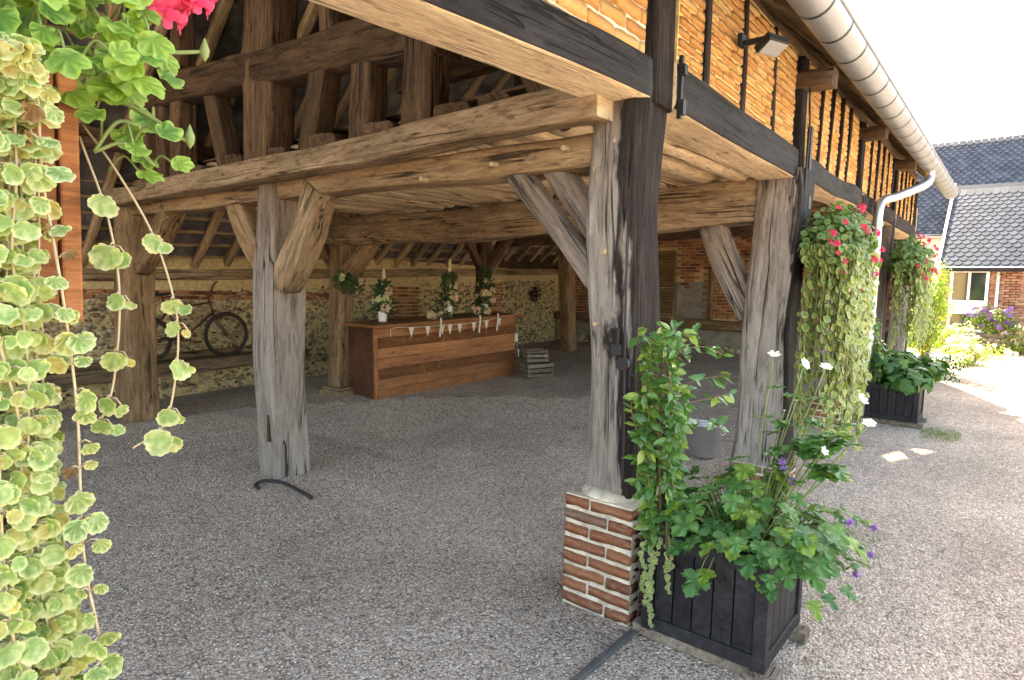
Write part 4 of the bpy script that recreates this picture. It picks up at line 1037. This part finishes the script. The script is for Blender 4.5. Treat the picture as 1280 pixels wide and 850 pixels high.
# ---- plants in the near planter
def jasmine():
    rnd = random.Random(31); base = Vector((-.13, -.34, .48)); t = thing('jasmine_vine', 'glossy jasmine vine climbing a rusty hoop beside the corner post', 'vine', base)
    b = MB()
    b.tube(curve_pts([(-.10, -.02, -.02), (-.11, 0, .35), (-.10, .02, .8), (-.04, .03, .93), (.02, .0, .8), (.03, -.02, .3), (.02, -.03, -.02)], 6), .006, 6)
    b.tube(curve_pts([(-.14, -.06, .12), (-.14, -.07, -.02), (-.10, -.08, -.07), (-.06, -.06, 0), (-.05, -.05, .15)], 6), .006, 6); b.build('support', RUST, t, True)
    sm = MB(); n = 0; rest = Leaves()
    strands = []
    for i in range(16):
        a = rnd.uniform(0, 6.28); p = Vector((-.05+.07*math.cos(a), .05*math.sin(a), -.02)); pts = [p]; top = rnd.uniform(.35, .97) if i > 3 else .95
        ph = rnd.uniform(0, 6)
        while p.z < top:
            p = p + Vector((rnd.uniform(-.03, .03)-.007, rnd.uniform(-.02, .02)+.004, .075)); pts.append(p.copy())
        if rnd.random() < .75: pts += [p+Vector((rnd.uniform(-.03, .13), rnd.uniform(-.12, .0), rnd.uniform(-.02, .06)))]
        strands.append(pts)
    for q in ((-.02, -.05, .62), (.0, -.06, .72), (-.03, 0, .85), (0, -.02, .5)): strands.append([Vector((-.05, 0, q[2]-.15)), Vector(q), Vector(q)+Vector((rnd.uniform(.04, .12), -.10, .04)), Vector(q)+Vector((rnd.uniform(.08, .18), -.16, rnd.uniform(-.03, .09)))])
    for pts in strands:
        cp = curve_pts(pts, 3); sm.tube(cp, .0022, 5)
        for p in cp[1:]:
            for sg in (-1, 1):
                if rnd.random() < .9:
                    out = Vector((rnd.uniform(-1, 1), rnd.uniform(-1, .4), rnd.uniform(-.5, .6))).normalized(); nr = Vector((-.3, -.4, .8))+rvec(rnd)*.6; s = rnd.uniform(.05, .085)
                    if n < 300 and rnd.random() < .62: place('leaf', rnd.choice(JAS), t, xf(p, axes(nr, out), s)); n += 1
                    else: rest.add(p, nr, out, s, 'oval')
    sm.build('stem', STEMB, t, True); rest.build('foliage', L_JAS, t)
jasmine()
def white_flower(seed, size=.035):
    rnd = random.Random(seed); b = MB()
    floret(b, (0, 0, 0), (0, 0, 1), size, rnd, 6); floret(b, (0, 0, .004), (0, 0, 1), size*.8, rnd, 5); return b.mesh('flower', P_WHITE)
WFL = [white_flower(i, .027) for i in range(3)]
def anemone():
    rnd = random.Random(33); base = Vector((.06, -.62, .50)); t = thing('anemone_plant', 'leafy white anemone plant spilling over the near black planter', 'anemone', base)
    sm = MB(); n = 0
    def lf(p, s, nr, tp):
        place('leaf', rnd.choice(ANE), t, xf(p, axes(nr, tp), s))
    for i in range(225):
        a = rnd.uniform(0, 6.28); r = rnd.random()**.5; p = Vector((math.cos(a)*r*.34-.02, math.sin(a)*r*.42-.03, rnd.uniform(-.02, .40)*(1-r*.65)+.03 - (.13*r*r if rnd.random() < .5 else 0)))
        out = Vector((math.cos(a), math.sin(a), -.45-r*.5)); nr = Vector((math.cos(a)*.45, math.sin(a)*.45, .85))+rvec(rnd)*.3
        lf(p, rnd.uniform(.07, .125), nr, out)
        st = p - out.normalized()*.02; sm.tube(curve_pts([Vector((p.x*.35, p.y*.35, -.04)), Vector((p.x*.8, p.y*.8, max(.0, p.z)-.01)), p], 4), .0022, 5)
    # tall stems carrying leaf whorls and white flowers
    for (dx, dy, dz, fl) in ((-.02, -.10, .85, 1), (.0, -.22, .82, 1), (.03, -.30, .81, 1), (.05, -.44, .69, 1), (.0, -.48, .60, 1), (-.02, -.26, .50, 0), (.06, -.34, .52, 0), (.0, -.38, .40, 0), (.0, -.2, .66, 2), (.03, -.35, .62, 2), (.05, -.14, .60, 2), (.02, -.3, .70, 2), (-.05, -.33, .47, 3)):
        e = Vector((dx, dy, dz)); cp = curve_pts([Vector((dx*.2, dy*.25, -.03)), Vector((dx*.6, dy*.6, dz*.5)), e], 6); sm.tube(cp, [.004]+[.003]*(len(cp)-2)+[.002], 6)
        if fl in (1, 3):
            place('flower', rnd.choice(WFL), t, xf(e, axes(Vector((-.5, -.5, .6))+rvec(rnd)*.4, (1, 0, 0)), 1.0 if fl == 1 else .8))
        if fl == 2: place('flower', rnd.choice(WFL), t, xf(e, axes((0, 0, 1), (1, 0, 0)), .3))
        for k in (int(len(cp)*.62), int(len(cp)*.8)) if fl else (len(cp)-2, len(cp)-1):
            p = cp[k]
            for j in range(2 if fl else 4):
                a = rnd.uniform(0, 6.28); out = Vector((math.cos(a), math.sin(a), -.35)); lf(p, rnd.uniform(.055, .08) if fl else rnd.uniform(.09, .13), Vector((0, 0, 1))+rvec(rnd)*.3, out)
    sm.build('stem', STEM, t, True)
anemone()
def purple():
    rnd = random.Random(35); base = Vector((.2, -.72, .50)); t = thing('purple_flower_plant', 'thin-stemmed purple flowers leaning out of the near black planter', 'flowers', base); sm = MB()
    hd = [flower_head(60+i, P_PURP, 5, .010, .014) for i in range(2)]; lv = Leaves()
    for e in ((-.18, -.08, .36), (-.14, -.10, .30), (-.12, -.34, .17), (-.10, -.42, .05), (-.14, -.38, -.03), (-.2, -.07, .40), (-.1, -.06, .27), (.1, -.4, .1)):
        e = Vector(e); cp = curve_pts([Vector((0, 0, -.03)), e*.55+Vector((0, 0, .1)), e], 6); sm.tube(cp, .0018, 5)
        place('flower_head', rnd.choice(hd), t, xf(e, axes(Vector((-.5, -.5, .4))+rvec(rnd)*.5, (1, 0, 0)), 1.0))
        for p in cp[3:]:
            for j in range(3): lv.add(p, Vector((0, -.3, 1))+rvec(rnd)*.6, rvec(rnd)+Vector((0, 0, -.3)), rnd.uniform(.03, .06), 'oval')
    sm.build('stem', STEM, t, True); lv.build('foliage', L_ANE, t)
purple()
def creeper():
    rnd = random.Random(37); base = Vector((-.2, -.36, .50)); t = thing('creeper', 'small grey-green creeper trailing down the near planter by the pier', 'creeper', base); sm = MB(); lv = Leaves()
    for x0, le in ((-.0, .34), (.035, .22), (-.03, .45), (-.055, .3), (.05, .16)):
        pts = [Vector((.03, x0*-1, -.0)), Vector((-.045, x0*-1, .0))]; z = -.06; y = -x0
        while z > -le: y += rnd.uniform(-.022, .025); pts.append(Vector((-.045-rnd.uniform(0, .02), y, z))); z -= .05
        cp = curve_pts(pts, 4); sm.tube(cp, .0014, 4)
        for p in cp[3:]:
            for j in range(2): lv.add(p, Vector((-1, -.2, .4))+rvec(rnd)*.5, rvec(rnd)+Vector((0, 0, -.4)), rnd.uniform(.012, .022), 'round')
    sm.build('stem', STEMP, t); lv.build('foliage', L_TRAIL, t)
creeper()
# ---- plants in the far planter
def bush(name, label, cat, loc, rad, n, size, mat, seed, kind='oval', flowers=None, nf=0, fs=1.0, stems=6, stem_mat=STEMB, group=None, lean=(0, 0, 0), flat=1.0):
    rnd = random.Random(seed); t = thing(name, label, cat, loc, group=group); lv = Leaves(); sm = MB(); rad = Vector(rad)
    cl = []
    for i in range(max(8, n//55)):
        d = rvec(rnd); cl.append((Vector((d.x*rad.x, d.y*rad.y, d.z*rad.z))*rnd.uniform(.35, .9) + Vector((0, 0, rad.z*.85)), rnd.uniform(.2, .5)))
    for i in range(n):
        c, cr = rnd.choice(cl); d = rvec(rnd); p = c + Vector((d.x*rad.x, d.y*rad.y, d.z*rad.z*flat))*cr*rnd.uniform(.4, 1.25) + Vector(lean)*(c.z/rad.z)
        p.z = max(p.z, .02)
        lv.add(p, d+Vector((0, 0, .7))+rvec(rnd)*.4, d+rvec(rnd)*.7+Vector((0, 0, -.3)), size*rnd.uniform(.7, 1.2), kind)
    for c, cr in cl[:stems*3]: sm.tube(curve_pts([Vector((c.x*.12, c.y*.12, -.02)), Vector((c.x*.4, c.y*.4, c.z*.5)), c+Vector(lean)*(c.z/rad.z)], 5), [.012]*4+[.008]*4+[.004]*3, 5)
    lv.build('foliage', mat, t); sm.build('stem', stem_mat, t, True)
    if flowers:
        for i in range(nf):
            c, cr = rnd.choice(cl); d = rvec(rnd); d.z = abs(d.z)
            place('flower_head', rnd.choice(flowers), t, xf(c+Vector((d.x*rad.x, d.y*rad.y, d.z*rad.z))*cr, axes(d, (1, 0, 0)), fs*rnd.uniform(.8, 1.3)))
    return t
z5 = gz(5.5)
bush('leafy_plant', 'broad-leaved dark green plant filling the planter below the downpipe', 'plant', (5.65, -.60, z5+.42), (.56, .48, .22), 560, .12, L_ANE, 41, 'palm')
bush('climber', 'upright green climber in the back corner of the planter below the downpipe', 'climber', (5.36, -.32, z5+.42), (.14, .14, .42), 700, .06, L_JAS, 42, lean=(.0, 0, 0))
SPR = [flower_head(80+i, P_LILAC, 8, .03, .03) for i in range(2)]
bush('arching_plant', 'thin arching stems with small dark leaves leaning from the planter below the downpipe', 'plant', (5.9, -.75, z5+.40), (.5, .3, .26), 190, .055, L_DARK, 43, stems=8, lean=(.5, -.18, 0))
bush('shrub', 'tall sunlit yellow-green shrub at the far end of the barn', 'shrub', (10.6, -.36, gz(10.6)), (.5, .36, 1.05), 2600, .075, L_SHRUB, 44, stems=8)
bush('flowering_shrub', 'low pale pink flowering shrub beside the sunlit yellow-green shrub', 'shrub', (11.8, -1.0, gz(12)), (.85, .5, .30), 1300, .055, L_SHRUB, 45, flowers=SPR, nf=45, fs=1.1)
pb = thing('planter_box', 'weathered wooden planter under the house window', 'planter', (16.6, -1.25, gz(16.6)))
for k in range(4):
    b = MB(); b.box((0, 0, .07+k*.115), (.5, .82, .105)); b.build('board', W_CRATE, pb, bevel=.006)
b = MB()
for y in (-.36, .36): b.box((0, y, .03), (.5, .06, .06))
b.build('foot', W_CRATE, pb)
b = MB(); b.box((0, 0, .46), (.44, .74, .02)); b.build('soil', SOIL, pb)
PUH = [flower_head(90+i, P_PURP, 8, .03, .03) for i in range(2)]
bush('flowering_plant', 'bushy green plant with lilac flowers in the wooden planter under the house window', 'plant', (16.6, -1.2, gz(16.6)+.46), (.45, .55, .42), 1500, .08, L_SHRUB, 46, flowers=PUH, nf=45, fs=1.3)
bush('flowering_plant', 'green white-flowered plant beside the wooden planter under the window', 'plant', (16.2, -1.75, gz(16.5)), (.4, .4, .45), 900, .06, L_SHRUB, 47, flowers=SPR, nf=25, fs=1.1)
bush('flowering_plant', 'pale pink roses below the left edge of the house window', 'plant', (15.6, -.35, gz(16)), (.6, .5, .42), 1000, .07, L_SHRUB, 48, flowers=SPR, nf=40, fs=1.2)
# weeds growing through the gravel
def weeds(label, c, r, n, seed):
    rnd = random.Random(seed); lv = Leaves()
    for i in range(n):
        a = rnd.uniform(0, 6.28); q = rnd.random()**.6*r; p = Vector((c[0]+q*math.cos(a)*1.6, c[1]+q*math.sin(a)*.7, gz(c[0])+.004))
        lv.add(p, rvec(rnd), Vector((rnd.uniform(-.6, .6), rnd.uniform(-.6, .6), 1)), rnd.uniform(.015, .045), 'blade')
    tag(lv.build('grass_tuft', GRASS, None), label, 'grass', kind='stuff')
weeds('green grass tuft in gravel beside the planter below the downpipe', (5.15, -1.02), .26, 800, 1)
weeds('sparse weeds in the gravel beyond the near planter', (1.75, -.80), .22, 260, 2)
weeds('thin grass scattered in the open courtyard gravel', (4.3, -1.5), .35, 160, 3)
# ================================================================== floodlight
fl = thing('floodlight', 'small black floodlight fixed to the brick wall under the eaves', 'floodlight', (.95, -.15, 3.1), (0, 0, 0))
b = MB(); b.box((0, -.02, 0), (.07, .03, .07)); b.box((0, -.10, -.02), (.03, .16, .03)); b.build('bracket', IRON, fl, bevel=.004)
Rt = Euler((R(62), 0, R(-25))).to_matrix()
b = MB(); b.box((-.02, -.20, -.07), (.16, .045, .11), Rt); b.build('housing', IRON, fl, bevel=.006)
b = MB(); b.box(Vector((-.02, -.20, -.07))+Rt @ Vector((0, -.027, 0)), (.14, .006, .09), Rt); b.build('lens', ZINC, fl)
# ================================================================== bar counter
bar = thing('bar_counter', 'long reddish wooden bar counter with carved bands', 'bar', (2.5, 5.05, gz(2.5)-.01), (0, -math.atan(.046), R(-3.0)))
BL, BD, BH = 2.78, .70, 1.03
CARV = NT('carved wood'); _v = CARV.coord('Object', (1, 1, 1))
_w = CARV.noise(_v, 9, 3, .55, 2.2); _l = CARV.ramp(_w, [(.40, 0), (.46, 1), (.52, 0), (.58, 1), (.66, 0)])
CARV.bump(_l, 1.0, .02)
CARVM = CARV.fin(CARV.mix(1.0, CARV.ramp(CARV.noise(CARV.coord('Object', (1, 8, 8)), 3, 5), [(.3, (.24, .09, .034)), (.7, (.42, .17, .068))]), CARV.ramp(_l, [(0, .78), (1, 1.2)]), 'MULTIPLY'), .55, 0, .3)
for k in range(7):
    z = .0 + k*.14; b = MB(); carv = k in (2, 5)
    b.box((BL/2, .012+(-.006 if carv else 0), z+.07), (BL, .024, .137)); b.build('carved_board' if carv else 'front_board', CARVM if carv else W_BAR, bar, bevel=.004)
for x in (.02, BL-.02):
    b = MB()
    b.box((x, BD/2+.02, .49), (.04, BD-.03, .978)); b.build('end_panel', W_BARD if x < 1 else W_BAR, bar, bevel=.004)
b = MB(); b.box((-.012, .004, .49), (.05, .05, .98)); b.build('corner_trim', W_BAR, bar, bevel=.008)
b = MB(); b.box((BL/2, BD/2-.02, 1.005), (BL+.16, BD+.16, .045)); b.build('worktop', W_BAR, bar, bevel=.012)
b = MB(); b.box((BL/2, BD-.01, .49), (BL-.08, .02, .97)); b.build('back_panel', W_BARD, bar)
BT = bar.matrix_basis
def onbar(x, y, z=1.028): return bpy.data.objects and (Matrix.LocRotScale(bar.location, bar.rotation_euler, None) @ Vector((x, y, z)))
PEH = [flower_head(100+i, P_PEACH, 10, .045, .045) for i in range(2)]; CRH = [flower_head(110+i, P_CREAM, 8, .035, .045) for i in range(2)]
def arrangement(label, x, y, h, seed, wide=.16, lily=True):
    rnd = random.Random(seed); p = onbar(x, y); t = thing('flower_vase', label, 'vase', p, group='white vases of tall flowers')
    b = MB(); b.lathe([(0, 0), (.052, 0), (.056, .01), (.066, .15), (.068, .16), (.062, .16), (.052, .02), (0, .02)], 20); b.build('vase', CERAM, t, True)
    lv = Leaves(); sm = MB()
    for i in range(300):
        q = rnd.random(); z = .13 + q*h*.72; r = wide*(1-q*.65)*rnd.uniform(.2, 1); a = rnd.uniform(0, 6.28)
        lv.add(Vector((r*math.cos(a), r*math.sin(a), z)), rvec(rnd)+Vector((0, 0, .5)), Vector((math.cos(a), math.sin(a), rnd.uniform(-.6, .9))), rnd.uniform(.05, .10), 'oval')
    lv.build('foliage', L_DARK, t)
    for i in range(7):
        a = rnd.uniform(0, 6.28); e = Vector((math.cos(a)*wide*.5*rnd.random(), math.sin(a)*wide*.5*rnd.random(), .2+rnd.random()*h*.7)); sm.tube([(0, 0, .05), e*.6+Vector((0, 0, .05)), e], .004, 5)
    if lily:
        for e in ((0, -.01, h*.95), (-.03, -.02, h*.82), (.025, .0, h*.86)): sm.tube([(0, 0, .1), Vector(e)*.6, e], .005, 6)
    sm.build('stem', STEM, t, True)
    if lily:
        for e, s in (((0, -.01, h*.95), 1.2), ((-.03, -.02, h*.82), .9), ((.025, 0, h*.86), 1.0)):
            b = MB(); b.lathe([(.002, -.02), (.016*s, .02), (.022*s, .06*s), (.014*s, .11*s), (.002, .14*s)], 8, e); b.build('bud', P_CREAM, t, True)
    for i in range(9):
        a = rnd.uniform(3.4, 6.0) if i % 3 else rnd.uniform(0, 3); q = rnd.random(); r = wide*(.75-q*.4); z = .19+q*h*.45
        place('flower_head', rnd.choice(PEH if i % 2 else CRH), t, xf((r*math.cos(a), r*math.sin(a), z), axes((math.cos(a), math.sin(a), .4), (0, 0, 1)), rnd.uniform(.7, 1.1)))
arrangement('white vase of lilies at the bar end beside the post with the tied bouquet', .72-.35, .35, .62, 1)
arrangement('white vase of tall lilies and peach flowers at the middle of the bar', 1.62, .36, .78, 2, .20)
arrangement('white vase of tall greenery and cream flowers at the bar end by the crates', 2.42, .36, .85, 3, .20, False)
def swag(name, label, loc, rad, n, seed, mat=L_DARK, nf=10):
    rnd = random.Random(seed); t = thing(name, label, 'greenery', loc); lv = Leaves(); rad = Vector(rad); sm = MB()
    for i in range(n):
        d = rvec(rnd)*rnd.random()**.4; p = Vector((d.x*rad.x, d.y*rad.y, d.z*rad.z)); lv.add(p, rvec(rnd)+Vector((0, -.4, .5)), d+rvec(rnd)*.6, rnd.uniform(.04, .08), 'oval')
    for i in range(12):
        d = rvec(rnd); sm.tube([(0, 0, 0), Vector((d.x*rad.x, d.y*rad.y, d.z*rad.z))*.9], .003, 5)
    lv.build('foliage', mat, t); sm.build('stem', STEMB, t)
    for i in range(nf):
        d = rvec(rnd); d.y = -abs(d.y); place('flower_head', rnd.choice(CRH if i % 2 else PEH), t, xf((d.x*rad.x*.8, d.y*rad.y*.8, abs(d.z)*rad.z*.8), axes(d, (0, 0, 1)), rnd.uniform(.5, .9)))
p = onbar(1.28, .2, 1.06); swag('flower_garland', 'low garland of leaves beside the middle vase on the bar', p, (.24, .12, .10), 170, 5, nf=5)
p = onbar(2.12, .2, 1.08); swag('flower_garland', 'low garland with peach flowers between the two tallest vases', p, (.26, .12, .11), 190, 6, nf=10)
swag('foliage_bouquet', 'green bouquet tied to the timber post at the end of the bar', (2.42, 5.62, 1.66), (.22, .14, .17), 330, 7, nf=9)
swag('wall_wreath', 'dark dried bouquet hung on the flint wall by the leaning post', (8.9, 7.24, 1.55), (.2, .06, .18), 180, 8, W_CHAR, nf=0)
# bunting
bt = thing('bunting', 'white string of small pennants and ribbons draped along the bar front', 'bunting', onbar(0, -.075, 1.0))
inv = lambda q: Vector(q) - Vector(onbar(0, -.075, 1.0))
xs_ = [.18, .22, .65, 1.10, 1.35, 1.80, 2.25, 2.80]; zs_ = [.86, .97, .955, .95, .945, .95, .985, 1.045]
cp = curve_pts([inv(onbar(x, -.085, z)) for x, z in zip(xs_, zs_)], 8)
b = MB(); b.tube(cp, .004, 6); b.build('string', CLOTH, bt, True)
for k in range(14, 50, 5):
    p = cp[k]; d = (cp[k+1]-cp[k-1]).normalized(); b = MB()
    vs = [p-d*.045, p+d*.045, p+Vector((0, -.005, -.14))]
    b.add([v+Vector((0, -.003, 0)) for v in vs]+[v+Vector((0, .001, 0)) for v in vs], [(0, 1, 2), (5, 4, 3), (0, 3, 4, 1), (1, 4, 5, 2), (2, 5, 3, 0)]); b.build('pennant', CLOTH, bt)
for x in (1.05, 1.85, 2.25):
    b = MB(); q = inv(onbar(x, -.10, 1.06))
    pts = [q+Vector((.01*math.sin(k*.9), -.012, -.045*k)) for k in range(7)]
    for a, c in zip(pts, pts[1:]): b.bar(a, c, .035, .003, (0, -1, 0))
    b.build('ribbon', CLOTH, bt)
# ================================================================== crates, stool, candle jars
def crate(label, loc, rotz, w, d, h, seed):
    t = thing('wooden_crate', label, 'crate', loc, (0, -.045, rotz), group='wooden crates by the bar')
    n = 3; sh = h/n
    for k in range(n):
        for y in (-d/2, d/2):
            b = MB(); b.box((0, y, sh*(k+.5)), (w, .016, sh-.022)); b.build('slat', W_CRATE, t, bevel=.003)
        for x in (-w/2+.012, w/2-.012):
            b = MB(); b.box((x, 0, sh*(k+.5)), (.016, d-.018, sh-.014)); b.build('slat', W_CRATE, t, bevel=.003)
    for x in (-w/2+.03, w/2-.03):
        for y in (-d/2+.024, d/2-.024):
            b = MB(); b.box((x, y, h/2), (.034, .03, h-.004)); b.build('corner_batten', W_CRATE, t)
    for k in range(4):
        b = MB(); b.box((0, -d/2+.05+k*(d-.1)/3, .012), (w-.07, (d-.1)/3-.02, .012)); b.build('bottom_slat', W_CRATE, t)
crate('lower slatted crate of the stack on the gravel by the bar', (5.30, 4.48, gz(5.3)), R(-28), .46, .36, .24, 1)
crate('upper smaller open crate of the stack by the bar', (5.32, 4.52, gz(5.3)+.243), R(-38), .36, .30, .21, 2)
st = thing('wooden_stool', 'small dark wooden stand holding candle jars behind the crates', 'stool', (5.42, 5.05, gz(5.4)), (0, 0, .3))
b = MB(); b.box((0, 0, .52), (.28, .24, .025)); b.build('seat', W_CRATE, st, bevel=.004)
for x in (-.11, .11):
    for y in (-.09, .09): b = MB(); b.bar((x*1.15, y*1.15, -.02), (x, y, .51), .026, .026, (0, 1, 0)); b.build('leg', W_CRATE, st)
b = MB(); b.box((0, 0, .26), (.25, .20, .018)); b.build('shelf', W_CRATE, st)
for x, y, z, lab in ((-.06, -.03, .533, 'white candle jar on top of the stand by the bar, next to another'), (.05, .01, .533, 'second white candle jar on top of the stand by the bar'), (-.03, -.05, .27, 'white candle jar on the lower shelf of the stand by the bar')):
    t = thing('candle_jar', lab, 'candle', Vector((5.42, 5.05, gz(5.4))) + Matrix.Rotation(.3, 3, 'Z') @ Vector((x, y, z)), group='white candle jars')
    b = MB(); b.lathe([(0, 0), (.045, 0), (.047, .01), (.047, .13), (.049, .135), (.044, .135), (.042, .10), (0, .10)], 18); b.build('jar', CERAM, t, True)
    b = MB(); b.tube([(0, 0, .098), (0, 0, .118)], .003, 5); b.build('wick', IRON, t)
b = MB(); b.tube(curve_pts([(0, 0, 0), (.01, 0, .5), (.0, 0, 1.0), (-.06, 0, 1.08)], 6), .010, 8)
tag(b.build('iron_rod', IRON, None, True, loc=(5.56, 5.25, gz(5.5)-.01)), 'thin black iron rod standing at the crate end of the bar', 'rod')
# ================================================================== bicycle on the wall rail
bi = thing('bicycle', 'old rusty bicycle standing on the timber rail against the flint wall', 'bicycle', (.42, 7.10, .525), (0, -.039, 0))
WR = .30; fx = 1.04
def wheel(x):
    b = MB(); b.tube([(x+WR*math.cos(a), 0, WR+WR*math.sin(a)) for a in [2*math.pi*k/40 for k in range(41)]], .019, 8, cap=False); w = b.build('wheel', RUBBER, bi, True)
    b = MB(); b.tube([(x+(WR-.03)*math.cos(a), 0, WR+(WR-.03)*math.sin(a)) for a in [2*math.pi*k/40 for k in range(41)]], .012, 6, cap=False); b.tube([(x, -.045, WR), (x, .045, WR)], .02, 8); b.build('rim', RUST, w, True)
    b = MB()
    for k in range(24): a = 2*math.pi*k/24; b.tube([(x, .02 if k % 2 else -.02, WR), (x+(WR-.03)*math.cos(a), 0, WR+(WR-.03)*math.sin(a))], .0018, 4)
    b.build('spokes', RUST, w)
wheel(0); wheel(fx)
bb = Vector((.43, 0, .27)); seat = Vector((.25, 0, .74)); hd1 = Vector((.83, 0, .76)); hd0 = Vector((.87, 0, .62)); rx = Vector((0, 0, WR)); fxx = Vector((fx, 0, WR))
b = MB()
for p, q in ((bb, seat), (seat+Vector((.02, 0, -.07)), hd1), (bb, hd0), (hd1+Vector((-.02, 0, .05)), hd0+Vector((.01, 0, -.04)))): b.tube([p, q], .015, 8)
for s in (-.035, .035):
    b.tube([bb+Vector((0, s*.6, 0)), rx+Vector((0, s, 0))], .009, 6); b.tube([seat+Vector((.02, s*.5, -.08)), rx+Vector((0, s, 0))], .008, 6)
b.tube([seat, seat+Vector((-.04, 0, .13))], .011, 6); b.build('frame', RUST, bi, True)
b = MB()
for s in (-.04, .04): b.tube(curve_pts([hd0+Vector((0, s*.7, -.03)), hd0+Vector((.05, s, -.15)), fxx+Vector((-.02, s, .05)), fxx+Vector((0, s, 0))], 5), .009, 6)
b.build('fork', RUST, bi, True)
b = MB(); b.tube([hd1, hd1+Vector((-.03, 0, .12)), hd1+Vector((.03, 0, .14))], .011, 6)
b.tube(curve_pts([hd1+Vector((-.22, -.24, .06)), hd1+Vector((-.12, -.25, .09)), hd1+Vector((.02, -.12, .14)), hd1+Vector((.03, 0, .14)), hd1+Vector((.08, .10, .16)), hd1+Vector((.16, .20, .24)), hd1+Vector((.22, .2, .28))], 6), .011, 7); hb_ = b.build('handlebar', RUST, bi, True)
b = MB(); s0 = seat+Vector((-.05, 0, .15))
b.add([s0+Vector(p) for p in ((-.14, -.08, .02), (-.14, .08, .02), (-.04, .065, .015), (-.04, -.065, .015), (.14, .018, .02), (.14, -.018, .02), (-.14, -.07, -.03), (-.14, .07, -.03), (-.04, .06, -.03), (-.04, -.06, -.03), (.13, .015, -.01), (.13, -.015, -.01))], [(0, 3, 2, 1), (3, 5, 4, 2), (6, 7, 8, 9), (9, 8, 10, 11), (0, 1, 7, 6), (1, 2, 8, 7), (2, 4, 10, 8), (4, 5, 11, 10), (5, 3, 9, 11), (3, 0, 6, 9)]); b.build('saddle', RUBBER, bi, bevel=.012)
b = MB(); b.tube([bb+Vector((.10*math.cos(a), -.05, .10*math.sin(a))) for a in [2*math.pi*k/24 for k in range(25)]], .006, 6, cap=False)
for k in range(5): a = 2*math.pi*k/5; b.tube([bb+Vector((0, -.05, 0)), bb+Vector((.1*math.cos(a), -.05, .1*math.sin(a)))], .006, 5)
b.tube([bb+Vector((0, -.06, 0)), bb+Vector((.16, -.06, -.03))], .009, 6); b.tube([bb+Vector((0, .06, 0)), bb+Vector((-.16, .06, .03))], .009, 6); b.box(bb+Vector((.17, -.10, -.03)), (.09, .07, .02)); b.box(bb+Vector((-.17, .10, .03)), (.09, .07, .02)); b.build('crank', RUST, bi)
b = MB()
b.tube([rx+Vector((0, -.05, .03)), bb+Vector((0, -.05, .10))], .004, 5); b.tube([rx+Vector((0, -.05, -.03)), bb+Vector((0, -.05, -.10))], .004, 5); b.build('chain', RUST, bi)
